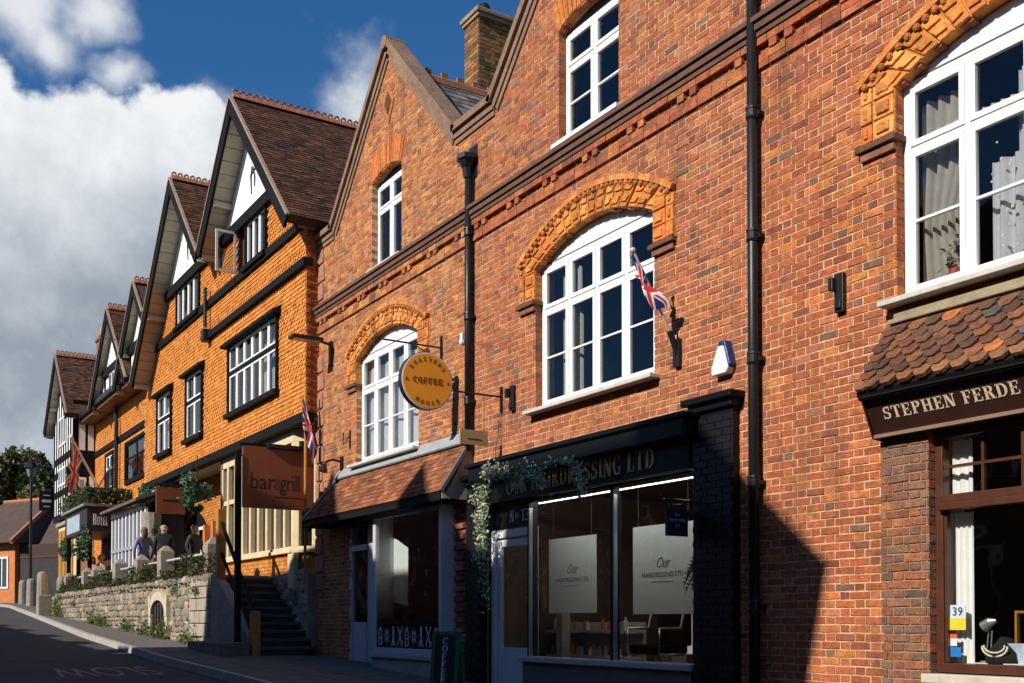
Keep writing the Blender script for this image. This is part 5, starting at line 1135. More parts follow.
# stone bay beside the steps
by = thing('stone_bay', (-22.5, 0, TER), 'cream stone mullioned bay window above the steps', 'bay window')
BA = [(-25.0, -.15), (-20.21, -.15), (-19.45, .42)]
def bayrun(a, b, n, first=True):
    a, b = Vector((*a, 0)), Vector((*b, 0)); d = (b-a); ln = d.length; d.normalize(); nn = Vector((d.y, -d.x, 0)); M_ = Matrix.Translation(a) @ Matrix((d, -nn, Vector((0, 0, 1)))).transposed().to_4x4()
    m = MB()
    MB().box(0, ln, .03, .22, TER-.6, 2.86).xf(M_).build('plinth', M_MORTAR, by)
    z = TER-.5; bm = MB(); k = 0
    while z < 2.84:
        x = -.1 if k % 2 else 0
        while x < ln:
            s, e = max(x+.004, 0), min(x+.221, ln)
            if e-s > .03: bm.box(s, e, .018, .06, z+.004, z+.07, pick(OP))
            x += .225
        z += .075; k += 1
    bm.xf(M_).build('brick', M_BRICK, by, kind='stuff')
    MB().box(-.04, ln+.04, -.07, .2, 2.86, 2.93).box(-.02, ln+.02, -.03, .2, 2.93, 2.99).xf(M_).build('sill', M_STONE, by, bevel=.01)
    MB().box(0, ln, 0, .2, 5.06, JZ-.08).xf(M_).build('lintel', M_STONE, by)
    st = ln/n
    for i in range(n+1):
        wd = .13 if i in (0, n) else .055; x = st*i
        MB().box(max(x-wd, 0), min(x+wd, ln), .0, .18, 2.99, 5.06).xf(M_).build('mullion', M_STONE, by, bevel=.015)
    MB().box(.1, ln-.1, .02, .16, 4.2, 4.3).xf(M_).build('transom', M_STONE, by)
    for i in range(n):
        for za, zb in ((2.99, 4.2), (4.3, 5.06)):
            t = random.uniform(-.01, .01)
            MB().add([(st*i+.05, .1+t, za), (st*(i+1)-.05, .1-t, za), (st*(i+1)-.05, .1-t, zb), (st*i+.05, .1+t, zb)], [(0, 1, 2, 3)]).xf(M_).build('pane', G_UP, by)
bayrun(BA[0], BA[1], 9); bayrun(BA[1], BA[2], 2); bayrun((-25.0, .6), (-25.0, -.15), 1)
room(by, -24.9, -19.6, TER, 5.3, .3, 2.0, M_DARK)
MB().box(-20.4, -20.05, -.19, -.1, TER-.3, 2.86).box(-20.38, -20.07, -.2, -.1, 2.62, 2.72).build('corner_stone', M_STONE, by)

# ---------------------------------------------------------------- lower wing
YW2, YV = .25, -.25; LX1 = -32.1; LX0 = W(95, 450, YW2)[0]
wg = thing('hotel_wing', ((LX0+LX1)/2, 3, TER), 'lower orange tile hung hotel wing with small timbered dormer gables', 'building')
zE = W(120, 401, YW2)[1]
zb_ = W(120, 440, YW2)[1]
q1 = [W(106, 490, YW2)[0], W(113, 453, YW2)[0], W(110, 488, YW2)[1], W(110, 455, YW2)[1]]; q2 = [W(126, 480, YW2)[0], LX1-.25, W(134, 478, YW2)[1], W(134, 441, YW2)[1]]
m = MB(); wall_slices(m, LX0, LX1, TER-.5, lambda x: zE, [(*q1, 0), (*q2, 0)], YW2+.03, YW2+.3); ww = m.build('wall', MATS['tile_backing'], wg)
m = MB(); tile_plane(m, (LX0, YW2+.02, TER), (1, 0, 0), (0, 0, 1), LX1-LX0+.3, zE-TER, .165, .09, .019, OP, lambda u, v: not any(a-.06 < LX0+u < b+.06 and c-.1 < TER+v < d+.1 for a, b, c, d in (q1, q2))); m.build('hung_tile', M_TILE, ww, kind='stuff')
MB().box(LX0, LX1, YW2-.05, YW2+.1, zb_-.08, zb_+.1).build('band_beam', M_BLACK, wg)
def wingwin(q, cols, dark=False):
    x0, x1, z0, z1 = q; m = MB().box(x0-.1, x0, YW2-.04, YW2+.1, z0-.1, z1+.1).box(x1, x1+.1, YW2-.04, YW2+.1, z0-.1, z1+.1).box(x0, x1, YW2-.06, YW2+.1, z0-.12, z0).box(x0, x1, YW2-.04, YW2+.1, z1, z1+.1)
    s = m.build('window', M_BLACK, wg); w_ = (x1-x0)/cols; mt = M_BLACK if dark else M_WHITE
    for i in range(cols):
        a, b = x0+w_*i, x0+w_*(i+1); f = .06; zm = z0+(z1-z0)*.6
        MB().box(a, a+f, YW2, YW2+.05, z0, z1).box(b-f, b, YW2, YW2+.05, z0, z1).box(a+f, b-f, YW2+.001, YW2+.05, z0, z0+f).box(a+f, b-f, YW2+.001, YW2+.05, z1-f, z1).box(a+f, b-f, YW2+.001, YW2+.05, zm-.03, zm+.03).build('sash', mt, s)
        MB().quad((a+f, YW2+.02, z0+f), (b-f, YW2+.02, z0+f), (b-f, YW2+.02, z1-f), (a+f, YW2+.02, z1-f)).build('pane', G_UP, s)
    room(s, x0-.1, x1+.1, z0-.1, z1+.1, YW2+.31, YW2+1.8)
    if dark: curtain(s, x0+w_, x0+w_*1.4, z0, z1, YW2+.2, 2, M_NET, .02); curtain(s, x0+w_*2, x0+w_*2.5, z0, z1, YW2+.2, 2, M_NET, .02)
wingwin(q1, 2); wingwin(q2, 3, True)
x = W(120, 440, YW2)[0]; MB().tube([(x, YW2-.12, zE), (x-.1, YW2-.12, zE-.3), (x, YW2-.12, zE-.7), (x, YW2-.12, 4.0)], .07, 8).build('downpipe', M_IRON, wg)
m = MB().ext([(LX0, YW2-.55, zE-.12), (LX0, YW2-.55, zE+.06), (LX0, 5, zE+3.6), (LX0, 5, zE+3.4)], (LX1-LX0+.3, 0, 0)); mr_ = m.build('roof', MATS['roof_deck'], wg)
m = MB(); vv = Vector((0, 5.55-YW2, 3.54)); tile_plane(m, (LX0, YW2-.55, zE+.08), (1, 0, 0), vv, LX1-LX0+.3, 5.5, .165, .105, .016, RPAL); m.build('roof_tile', M_TILE, mr_, kind='stuff')
MB().box(LX0, LX1+.3, YW2-.66, YW2-.5, zE-.06, zE+.1).build('gutter', M_IRON, wg); MB().box(LX0, LX1+.3, YW2-.55, YW2+.05, zE-.2, zE-.14).build('eave_soffit', M_BWOOD, wg)
for (px, py) in ((114, 309), (141, 283)):
    c, ap = W(px, py, YV); sl_ = 1.0; reach = min(ap-zE+.1, 3.2)
    gable(wg, c, ap, sl_, reach, reach if px < 120 else 1.2, YV-.2, YV+.05, 4.5, zE+.95, tiles=(False, px < 120), mark=False)
    m = MB().box(c-1.9, c+1.9, YV+.05, YV+.2, zE-.1, zE+.8).build('dormer_wall', M_PLASTER, wg)
    for k in range(5): MB().box(c-1.5+k*.72, c-1.38+k*.72, YV+.01, YV+.05, zE, zE+.75).build('stud', M_BLACK, wg)
    for k in range(3): MB().box(c-.62+k*.42, c-.28+k*.42, YV-.01, YV+.04, zE+.08, zE+.7).build('casement', M_WHITE, wg); MB().box(c-.57+k*.42, c-.33+k*.42, YV-.016, YV-.01, zE+.13, zE+.65).build('pane', mat('dark_glass', (.03, .035, .045), .08, .1, 3, 0), wg)
# white mullioned bay on the terrace
BX0, BX1 = W(112, 512, -.75)[0], W(145, 500, -.75)[0]
wb = thing('white_bay', ((BX0+BX1)/2, -.4, TER), 'white painted mullioned bay window with lead roof on the terrace', 'bay window')
n = 9; st = (BX1-BX0)/n; ZT = 4.72
MB().ext([(BX0-.25, -1.05, ZT+.02), (BX0-.25, -1.05, ZT+.1), (BX0-.25, .3, ZT+.62), (BX0-.25, .3, ZT+.5)], (BX1-BX0+.5, 0, 0)).build('roof', mat('dull_lead', (.10, .095, .09), .7, .3), wb)
for i in range(n+1): MB().box(BX0+st*i-.05, BX0+st*i+.05, -.75, -.68, TER, ZT).build('mullion', M_WHITE, wb)
for z0, z1 in ((TER, TER+.1), (3.55, 3.65), (ZT-.12, ZT+.03)): MB().box(BX0-.05, BX1+.05, -.765, -.67, z0, z1).build('rail', M_WHITE if z1 > 4 or z0 < 3 else mat('grey_rail', (.3, .3, .32), .6), wb)
for i in range(n):
    for z0, z1 in ((TER+.1, 3.55), (3.65, ZT-.12)): MB().box(BX0+st*i+.05, BX0+st*(i+1)-.05, -.71, -.70, z0, z1).build('pane', mat('lilac_glass', (.10, .10, .14), .12, .2, 1, 0), wb)
MB().box(BX1-.03, BX1+.03, -.66, -.3, TER, ZT).build('side_panel', M_BLACK, wb); MB().box(BX0, BX1, -.6, .3, TER, ZT).build('dark_core', M_DARK, wb)
# porch with HOTEL fascia
PX, _ = W(87, 520, -1.1); PX0 = PX-3.9; PZ1, PZ0 = W(87, 506, -1.1)[1], W(87, 531, -1.1)[1]
po = thing('hotel_porch', (PX-1.9, -.4, TER), 'black hotel porch with lettered fascia and planted flat roof', 'porch')
MB().box(PX0, PX, -1.1, .3, PZ0, PZ1).build('fascia', mat('porch_black', (.016, .016, .017), .5, .2), po); MB().box(PX0-.12, PX+.12, -1.22, .3, PZ1, PZ1+.08).build('cornice', mat('porch_cornice', (.22, .21, .20), .7), po)
t, wl = textmesh('HOTEL', .42, (0, 0, 0), (0, 1, 0), (0, 0, 1), .02, 1, .1, .8); ylen = 1.75*(.5)
yA, yB = onX(93, 520, PX)[0], onX(108, 520, PX)[0]; t, _ = textmesh('HOTEL', .36, (PX+.002, yA, PZ0+.2), (0, 1, 0), (0, 0, 1), .02, (yB-yA)/(wl*.36/.42), .1, .8); t.build('lettering', M_WLET, po)
MB().box(PX0+.4, PX-1.2, -1.112, -1.1, PZ0+.1, PZ1-.15).build('glass_sign', mat('pale_sign', (.35, .42, .45), .3, .3, 2, 0), po)
for x in (PX-.1, PX0+.1, PX-2): MB().box(x-.06, x+.06, -1.05, -.93, TER, PZ0).build('post', M_BLACK, po)
MB().box(PX0, PX-.25, .1, .2, TER, PZ0).build('back_panel', mat('porch_back', (.05, .02, .018), .8), po)
hd = MB(); pts = []
for _ in range(3200):
    if random.random() < .5: pts.append((random.uniform(PX0-.1, PX+.1), -1.1+random.gauss(0, .09), PZ1+.1+random.random()**.8*.5))
    else: pts.append((PX+random.gauss(0, .09), random.uniform(-1.1, .4), PZ1+.1+random.random()**.8*.5))
leaves(hd, pts, .05, [(.05, .09, .03), (.08, .12, .04), (.11, .10, .05), (.035, .06, .025)]); hd.build('roof_hedge', M_LEAF, None, 'low trimmed hedge growing along the hotel porch roof', 'hedge')
# ---------------------------------------------------------------- black and white timbered building
EX1 = LX0; YE3 = -.5; EX0 = W(55, 450, YE3)[0]; ec, eap = W(54, 357, YE3-.3); ezl = W(41, 437, YE3-.3)[1]
tb = thing('timbered_building', ((EX0+EX1)/2, 3, TER), 'black and white half timbered gabled building at the end of the row', 'building')
ec = (EX0+EX1)/2-.1; ES = 1.05; eh = (eap-ezl)/ES
Z1 = W(72, 452, YE3)[1]; Z2 = W(72, 487, YE3)[1]; Z3 = W(72, 512, YE3)[1]
m = MB().box(EX0, EX1, YE3, 6, Z3, eap-eh*ES+.4).xz([(EX0, eap-eh*ES+.4), (EX1, eap-eh*ES+.4), (ec, eap-.2)], YE3, YE3+.2); ewl = m.build('wall', M_PLASTER, tb)
MB().box(EX0+.1, EX1-.05, YE3+.15, 6, 1.2, Z3).build('stone_storey', M_STONE, tb)
def stud(a, b, c, d): MB().box(a, b, YE3-.03, YE3+.02, c, d).build('timber', M_BLACK, ewl)
for z in (Z1, Z2, Z3, (Z1+Z2)/2+.1): stud(EX0-.05, EX1+.05, z-.12, z+.12)
zt0 = eap-eh*ES+.3
for i in range(9): x = EX0+(EX1-EX0)*i/8; stud(x-.07, x+.07, Z3, zt0+.0)
for i in range(1, 8): x = EX0+(EX1-EX0)*i/8; stud(x-.05, x+.05, zt0, eap-.35-abs(x-ec)*ES)
for (z0, z1) in ((Z1+.5, Z1+1.6), (Z2+.25, Z1-.35)):
    for k in range(3): xx = ec-.75+k*.5; MB().box(xx, xx+.42, YE3-.05, YE3, z0, z1).build('casement', M_WHITE, tb); MB().box(xx+.07, xx+.35, YE3-.055, YE3-.05, z0+.08, z1-.08).build('pane', MATS['dark_glass'], tb)
for k, (y0, y1) in enumerate(((-.42, -.14), (-.06, .22))):
    for z0, z1 in ((Z1-.15, zt0-.5), (Z2+.2, Z1-.6), (Z3+.3, Z2-.3)): pass
MB().box(EX1-.0, EX1+.03, YE3-.03, .3, Z3, zt0+.3).build('side_timber', M_BLACK, tb)
for (y0, y1, z0, z1) in ((-.33, -.1, Z1+.05, zt0-.35), (.0, .2, Z1+.05, zt0-.35), (-.42, -.05, Z2+.15, Z1-.95), (.05, .22, Z2-.4, Z1-.9)): MB().box(EX1+.03, EX1+.045, y0, y1, z0, z1).build('plaster_panel', M_PLASTER, tb)
MB().box(EX1+.03, EX1+.07, -.36, -.08, Z2+.2, Z1-1.3).build('side_window', M_WHITE, tb); MB().box(EX1+.07, EX1+.075, -.30, -.14, Z2+.26, Z1-1.38).build('pane', mat('curtained_glass', (.28, .30, .28), .2, .3, 2, 0), tb)
gable(tb, ec, eap, ES, eh, eh, YE3-.3, YE3, 5.5, 99, plaster=False, tiles=(False, True))
for k in range(4): x = EX0+.4+k*.8; MB().box(x, x+.55, YE3+.1, YE3+.16, TER+.3, Z3-.5).build('timber_screen', M_WOOD, tb)
MB().box(EX0, EX1, YE3+.05, YE3+.2, Z3-.3, Z3-.15).build('string', M_GWOOD, tb)
# distant chimney
x, z = W(99, 336, 5); dz0 = W(99, 365, 5)[1]-1.5
c2 = thing('chimney', (x, 5.3, dz0), 'small brick chimney with two orange pots behind the timbered roof', 'chimney')
MB().box(x-.7, x+.5, 5, 5.7, dz0, z-.25).box(x-.78, x+.58, 4.92, 5.78, z-.25, z-.05).build('stack', mat('chimney_brick', (.24, .09, .045), .9, .35, 8, .5), c2)
for q in (-.35, .25): MB().tube([(x+q, 5.3, z-.05), (x+q, 5.3, z+.65), (x+q, 5.3, z+.7)], [.19, .15, .18], 12).build('chimney_pot', mat('orange_pot', (.50, .19, .05), .8), c2)
# ================================================================ TERRACE, RETAINING WALL, STEPS
YR = -1.37; RX0, RX1 = W(56, 600, YR)[0], -21.62
MB().box(-43.0, -21.4, YR+.06, 6, 1.0, TER).box(-21.4, -19.36, -.16, 6, .5, TER).build('terrace', mat('terrace_paving', (.26, .22, .17), .9, .25, 4, .3), kind='structure')
rw = thing('retaining_wall', ((RX0+RX1)/2, YR, gz(-30)), 'long rubble stone retaining wall below the hotel terrace', 'wall')
MB().ext([(RX0, YR+.03, gz(RX0)-.3), (RX1, YR+.03, gz(RX1)-.3), (RX1, YR+.03, TER+.02), (RX0, YR+.03, TER+.02)], (0, .1, 0)).build('mortar', M_LIME, rw)
def stone_mesh():
    me = bpy.data.meshes.new('stone'); n = 9; ring = []; fr = []
    for k in range(n):
        a = 2*math.pi*(k+random.uniform(-.25, .25))/n; r = 1/max(abs(math.cos(a)), abs(math.sin(a)))*.5; r = r*random.uniform(.86, 1.0)
        ring.append((r*math.cos(a), 0.0, r*math.sin(a))); fr.append((r*.72*math.cos(a)+random.uniform(-.03, .03), -random.uniform(.7, 1.1), r*.72*math.sin(a)+random.uniform(-.03, .03)))
    me.from_pydata(ring+fr+[(random.uniform(-.1, .1), -1.15, random.uniform(-.1, .1))], [], [(k, (k+1) % n, n+(k+1) % n, n+k) for k in range(n)]+[(n+k, n+(k+1) % n, 2*n) for k in range(n)])
    me.materials.append(M_RUBBLE); return me
STM = [stone_mesh() for _ in range(14)]
STP = [(.4, (.26, .22, .165), .22), (.28, (.20, .175, .14), .25), (.18, (.34, .29, .215), .2), (.1, (.19, .16, .13), .25), (.04, (.32, .22, .16), .2)]
AX0, AX1 = W(153, 620, YR)[0], W(167, 620, YR)[0]; AZ1 = W(160, 600, YR)[1]
st = []; z = .5
while z < TER:
    h = random.uniform(.09, .19); x = RX0+random.uniform(-.2, 0)
    while x < RX1-1.35:
        wd = random.uniform(.12, .36)
        if z+h/2 > gz(x)+.05 and not (AX0-.3 < x+wd/2 < AX1+.3 and z < AZ1+.3): st.append((x+wd/2, z+h/2, wd*1.02, h*1.05))
        x += wd
    z += h
for z, h in ((.9, .30), (1.2, .27), (1.47, .26), (1.73, .26), (1.99, .24), (2.23, .2)):      # dressed blocks at the end of the wall
    x = RX1-1.35
    while x < RX1-.02:
        wd = min(random.uniform(.35, .6), RX1-x); 
        if wd > .08 and z > gz(x): MB().box(x+.008, x+wd-.008, YR-.05+random.uniform(-.01, .01), YR+.15, z+.008, z+h-.008).build('dressed_stone', mat('dressed_stone', (.36, .31, .245), .95, .25, 7, .7, 30, dirt=.4, dirtcol=(.2, .16, .11)), rw, bevel=.015)
        x += wd
st.sort(key=lambda s: -s[0]); rest = MB()
for i, (x, z, wd, h) in enumerate(st):
    d = .035+random.uniform(-.012, .022); me = random.choice(STM); c = pick(STP)
    if i < 300:
        o = bpy.data.objects.new('stone', me); o.color = (*c, 1); link(o, (x, YR+.03, z), rw); o.scale = (wd*random.uniform(.9, 1.12), d, h*random.uniform(.85, 1.2)); o.rotation_euler.y = random.uniform(-.25, .25)
    else:
        rest.add([(x+v.co.x*wd, YR+.03+v.co.y*d, z+v.co.z*h) for v in me.vertices], [tuple(p.vertices) for p in me.polygons], c)
if rest.v: rest.build('stone', M_RUBBLEJ, rw, kind='stuff')
for i in range(46):                                       # rough coping stones
    x = RX0+.2+i*(RX1-RX0-.2)/46; wd = (RX1-RX0-.2)/46
    o = bpy.data.objects.new('coping_stone', random.choice(STM)); o.color = (*pick(STP), 1); link(o, (x+wd/2, YR+.05, TER+.0), rw); o.scale = (wd*1.1, .12, random.uniform(.14, .26))
# little arched recess with iron gate
gzA = gz(-25.7)+.13
m = MB(); n = 10; ar = [((AX0+AX1)/2+(AX1-AX0)/2*math.cos(a), AZ1-.32+.32*math.sin(a)) for a in [math.pi*k/n for k in range(n+1)]]
MB().xz([(AX0, gzA-.1), (AX1, gzA-.1)]+ar, YR-.004, YR+.02).build('recess', M_DARK, rw)
m = MB()
for k in range(n):
    a0, a1 = math.pi*k/n, math.pi*(k+1)/n; cx = (AX0+AX1)/2; r = (AX1-AX0)/2; f = lambda a, e: (cx+(r+e)*math.cos(a), AZ1-.32+(.32+e)*math.sin(a))
    m.xz([f(a0, 0), f(a0, .2), f(a1, .2), f(a1, 0)], YR-.07, YR+.05)
for x0, x1 in ((AX0-.2, AX0), (AX1, AX1+.2)): 
    for k in range(4): m.box(x0, x1, YR-.07+random.uniform(-.01, .01), YR+.05, gzA+k*.24, gzA+k*.24+.23)
m.build('arch_stones', mat('arch_stone', (.50, .43, .31), .95, .2, 7, .5, 30), rw)
gt = MB()
for k in range(5): x = AX0+(AX1-AX0)*(k+.5)/5; gt.tube([(x, YR-.02, gzA), (x, YR-.02, AZ1-.1)], .012, 6)
for z in (gzA+.3, gzA+.8): gt.box(AX0, AX1, YR-.03, YR-.015, z, z+.04)
gt.build('iron_gate', M_IRON, rw)
# end return, sloping stringer, low block
MB().box(RX1-.02, RX1+.2, YR, -.2, .6, TER+.05).build('end_pier', M_GSTONE, rw)
stw = thing('steps', (-20.4, -.7, .8), 'steep shaded stone steps climbing to the hotel terrace', 'steps')
NS = 10; x0s, x1s = -18.95, -21.5; zb0 = gz(-19)+.13
for i in range(NS):
    xa = x0s+(x1s-x0s)*i/NS; h = zb0+(TER-zb0)*(i+1)/NS
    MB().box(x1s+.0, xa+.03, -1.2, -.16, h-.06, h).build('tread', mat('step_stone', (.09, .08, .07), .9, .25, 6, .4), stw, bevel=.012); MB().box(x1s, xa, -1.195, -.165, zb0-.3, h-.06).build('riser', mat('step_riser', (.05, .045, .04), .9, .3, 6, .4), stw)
m = MB().xz([(RX1+.2, TER+.05), (RX1+.2, .5), (-19.2, .5), (-19.2, zb0+.35), (-20.9, TER-.15)], YR-.02, -1.2); m.build('stringer_wall', M_GSTONE, stw, bevel=.02)
MB().ext([(-21.4, -.155, .5), (-19.37, -.155, .5), (-19.37, -.155, 2.55), (-21.4, -.155, 2.42)], (0, -.02, 0)).build('rubble_face', M_LIME, stw)
for k in range(60):
    x, z = random.uniform(-21.2, -19.5), random.uniform(1.0, 2.4)
    o = bpy.data.objects.new('stone', random.choice(STM)); o.color = (*pick(STP), 1); link(o, (x, -.17, z), stw); o.scale = (random.uniform(.15, .3), .04, random.uniform(.1, .2))
bl0, bl1 = W(190, 650, -1.9)[0], -18.95
MB().box(bl0, bl1, -1.95, YR-.06, .5, 1.13).build('low_wall', mat('dark_stone', (.16, .13, .105), .95, .3, 7, .6, 30), None, 'dark low stone wall at the foot of the terrace steps', 'wall', bevel=.02)
# handrail and newels
hr = thing('handrail', (-20.2, -1.25, zb0), 'wooden newel posts and dark handrails beside the terrace steps', 'handrail')
MB().box(-21.30, -21.14, -1.36, -1.20, 2.3, 3.75).build('post', M_WOOD, hr, bevel=.01); MB().box(-19.19, -19.03, -1.36, -1.20, zb0-.1, 1.70).build('post', M_WOOD, hr, bevel=.01)
MB().beam((-21.2, -1.28, 3.5), (-19.1, -1.28, 1.62), .05, .07).build('rail', M_BLACK, hr); MB().beam((-21.2, -1.28, 2.9), (-19.1, -1.28, 1.15), .04, .05).build('rail', M_BLACK, hr)
# bar & grill sign on its posts
xs2 = W(238, 500, -1.5)[0]
bg_ = thing('bar_sign', (xs2, -.8, 1.13), 'large brown bar and grill signboard hanging from a tall black post', 'sign')
MB().box(xs2-.05, xs2+.05, -1.55, -1.45, 1.13, W(238, 454, -1.5)[1]).build('post', M_BLACK, bg_)
yl, yr = -1.42, -.03; zt_, zb2 = W(243, 445, yl)[1], W(243, 507, yl)[1]
MB().box(xs2-.03, xs2+.03, yl, yr, zb2, zt_).build('board', mat('sign_brown', (.22, .058, .022), .5, .12, 3, .05), bg_, bevel=.006)
BT = mat('sign_print', (.018, .010, .008), .5)
sans('lettering', 'bar', .44, (xs2+.031, yl+.12, zb2+.36), (0, 1, 0), (0, 0, 1), BT, bg_, .003, .84); sans('lettering', '&', .34, (xs2+.031, yl+.58, zb2+.36), (0, 1, 0), (0, 0, 1), mat('sign_print2', (.10, .04, .022), .5), bg_, .003, .75); sans('lettering', 'grill', .44, (xs2+.031, yl+.71, zb2+.36), (0, 1, 0), (0, 0, 1), BT, bg_, .003, .62)
MB().box(xs2+.03, xs2+.034, yl+.6, yl+1.15, zb2+.22, zb2+.232).build('rule', BT, bg_)
MB().box(xs2-.04, xs2+.10, yl+.45, yl+1.15, zt_-.02, zt_+.06).build('sign_light', M_IRON, bg_, bevel=.01)
MB().box(xs2-.03, xs2+.03, -1.47, .02, zt_+.0, zt_+.05).build('arm', M_BLACK, bg_)
fx_, fy_ = -19.12, -.32
fp = thing('flag', (fx_, fy_, 2.4), 'union flag hanging on an ochre pole beside the brown bar sign', 'flag')
zf1, zf0 = W(308, 390, fy_)[1], W(308, 450, fy_)[1]
MB().tube([(fx_, fy_, 2.2), (fx_, fy_, zf1+.05)], .03, 8).build('pole', M_WOOD, fp)
flag(fp, lambda u, v: Vector((fx_+.05+.05*math.sin(u*11+v*3)*u, fy_-.08+.34*u*(.6+.3*math.sin(v*4)), zf1-.05-.62*(1-v)-u*(.55+.15*(1-v)))))
# second brown board, hanging basket, plants
x = W(156, 500, -1.2)[0]; s3 = thing('hanging_board', (x, -.8, 4.1), 'small brown board hanging under the hotel jetty above the guests', 'sign')
za, zb = W(156, 487, -1.2)[1], W(156, 513, -1.2)[1]; MB().box(x-.03, x+.03, -1.2, -.5, zb, za).build('board', MATS['sign_brown'], s3); MB().box(x+.03, x+.034, -1.05, -.65, zb+.3, zb+.34).build('print', BT, s3); MB().box(x-.03, x+.03, -1.25, YH, za+.05, za+.1).build('arm', M_IRON, s3)
for yy in (-1.1, -.6): MB().tube([(x, yy, za), (x, yy, za+.07)], .01, 6).build('hook', M_IRON, s3)
def bushy(name, ctr, rad, n, size, cols, label, cat, hang=None, flowers=None, pot=None, group=None):
    t = thing(name, (ctr[0], ctr[1], ctr[2]-rad[2]), label, cat, group); m = MB(); pts = []
    lob = [(random.uniform(-.6, .6), random.uniform(-.6, .6), random.uniform(-.7, .6), random.uniform(.25, .55)) for _ in range(11)]+[(random.uniform(-.7, .7), random.uniform(-.7, .7), random.uniform(-1.25, -.7), .16) for _ in range(7)]
    for _ in range(n):
        d = Vector((random.gauss(0, 1), random.gauss(0, 1), random.gauss(0, 1))).normalized()*random.random()**.45; lb = random.choice(lob); d = Vector(lb[:3])+d*lb[3]
        pts.append((ctr[0]+d.x*rad[0], ctr[1]+d.y*rad[1], ctr[2]+d.z*rad[2]))
    leaves(m, pts, size, cols); m.build('foliage', M_LEAF, t)
    if flowers:
        f = MB(); leaves(f, [p for p in pts if random.random() < .4 and p[2] > ctr[2]-.1*rad[2]], size*.8, flowers); 
        if f.v: f.build('flowers', M_LEAF, t)
    if hang: MB().tube([(ctr[0], ctr[1], ctr[2]), (ctr[0], ctr[1], hang)], .012, 6).build('chain', M_IRON, t)
    if pot: MB().tube([(ctr[0], ctr[1], pot), (ctr[0], ctr[1], ctr[2]-rad[2]*.4)], [.18, .26], 12).build('pot', M_GSTONE, t)
    return t
GR = [(.05, .13, .06), (.08, .20, .10), (.03, .08, .035), (.12, .24, .13)]
bushy('hanging_basket', (*[W(197, 489, -.7)[0], -.7], W(197, 489, -.7)[1]), (.42, .42, .42), 1100, .05, GR, 'round hanging basket of white flowers under the hotel jetty', 'hanging basket', JZ-.1, [(.6, .62, .6)])
bushy('tall_planter', (W(152, 503, -.55)[0], -.55, W(152, 503, -.55)[1]), (.5, .42, .68), 1700, .05, GR, 'tall green trained shrub beside the white bay window', 'plant', None, [(.55, .6, .55)], TER)
bushy('hanging_basket', (W(66, 548, -.95)[0], -.95, W(66, 546, -.95)[1]), (.8, .3, .45), 900, .06, GR, 'trailing green basket on the cream stone front of the timbered building', 'hanging basket', 4.6)
bushy('hanging_basket', (W(84, 536, -1.2)[0], -1.2, W(84, 538, -1.2)[1]), (.42, .3, .55), 800, .055, GR, 'trailing green basket under the corner of the hotel porch', 'hanging basket', 4.6, [(.7, .7, .66)])
# planting along the top of the wall, weeds at its foot
m = MB(); pts = []
for _ in range(17000):
    x = random.uniform(RX0+.3, RX1-.3); k = .09+.30*max(0, .35+math.sin(x*1.3)*.5+.5*math.sin(x*3.7+1))
    pts.append((x, random.uniform(-1.4, -.98)+random.gauss(0, .03), TER+.04+random.random()*k*1.25))
leaves(m, pts, .04, [(.05, .075, .02), (.08, .10, .03), (.035, .05, .018), (.11, .085, .03)], up=1); m.build('wall_top_planting', M_LEAF, kind='stuff', label='low green planting spilling along the top of the stone wall', cat='ground cover')
m = MB(); pts = []
for c, s, n in ((-26.5, .25, 200), (-25.0, .25, 260), (-28.5, .3, 160), (-31.5, .35, 260), (-33, .25, 200), (-38.8, .4, 500), (-22.9, .3, 120)):
    for _ in range(n): x = random.gauss(c, s); pts.append((x, YR-.1-abs(random.gauss(0, .07)), gz(x)+.13+abs(random.gauss(0, .16 if c > -36 else .35))))
leaves(m, pts, .04, [(.10, .15, .03), (.07, .12, .03), (.16, .18, .05)], up=1); m.build('weeds', M_LEAF, kind='stuff', label='green weeds growing at the foot of the stone wall', cat='weeds')
for x, z in ((-22.4, 2.15), (-24.1, 2.2), (-36.3, 2.1)):
    m = MB(); leaves(m, [(x+random.gauss(0, .12), YR-.08+random.gauss(0, .03), z+random.gauss(0, .05)) for _ in range(110)], .03, [(.10, .16, .05), (.2, .26, .13)]); m.build('wall_plant', M_LEAF, None, {-22.4: 'small green plant rooted near the right end of the stone wall', -24.1: 'small green plant rooted above the arched recess', -36.3: 'small green plant rooted at the far end of the stone wall'}[x], 'plant')
# stone posts with rail along the terrace
PB = [(213, 538), (166, 546), (142, 555), (120, 559), (98, 566), (88, 568), (70, 573)]
ords = ['nearest the steps', 'second from the steps', 'third from the steps', 'fourth from the steps', 'fifth from the steps', 'sixth from the steps', 'farthest from the steps']
tops = []
for i, (px, py) in enumerate(PB):
    x, z = W(px, py, -1.12); m = MB(); r = .17
    m.box(x-r, x+r, -1.12-r, -1.12+r, TER-.1, z-.14); m.add([(x-r, -1.12-r, z-.14), (x+r, -1.12-r, z-.14), (x+r, -1.12+r, z-.14), (x-r, -1.12+r, z-.14), (x-.05, -1.17, z), (x+.05, -1.17, z), (x+.05, -1.07, z), (x-.05, -1.07, z)], [(4, 5, 6, 7), (0, 1, 5, 4), (1, 2, 6, 5), (2, 3, 7, 6), (3, 0, 4, 7)])
    m.build('stone_post', M_GSTONE, None, 'weathered stone post on the terrace wall, '+ords[i], 'post', 'stone posts along the terrace wall', bevel=.02); tops.append((x, z))
RL = ['grey rail between the two terrace posts nearest the steps', 'grey rail in front of the man in the dark suit', 'grey rail left of the woman by the white bay', 'grey rail below the hotel porch lettering', 'short grey rail between the close pair of terrace posts', 'grey terrace rail farthest from the steps']
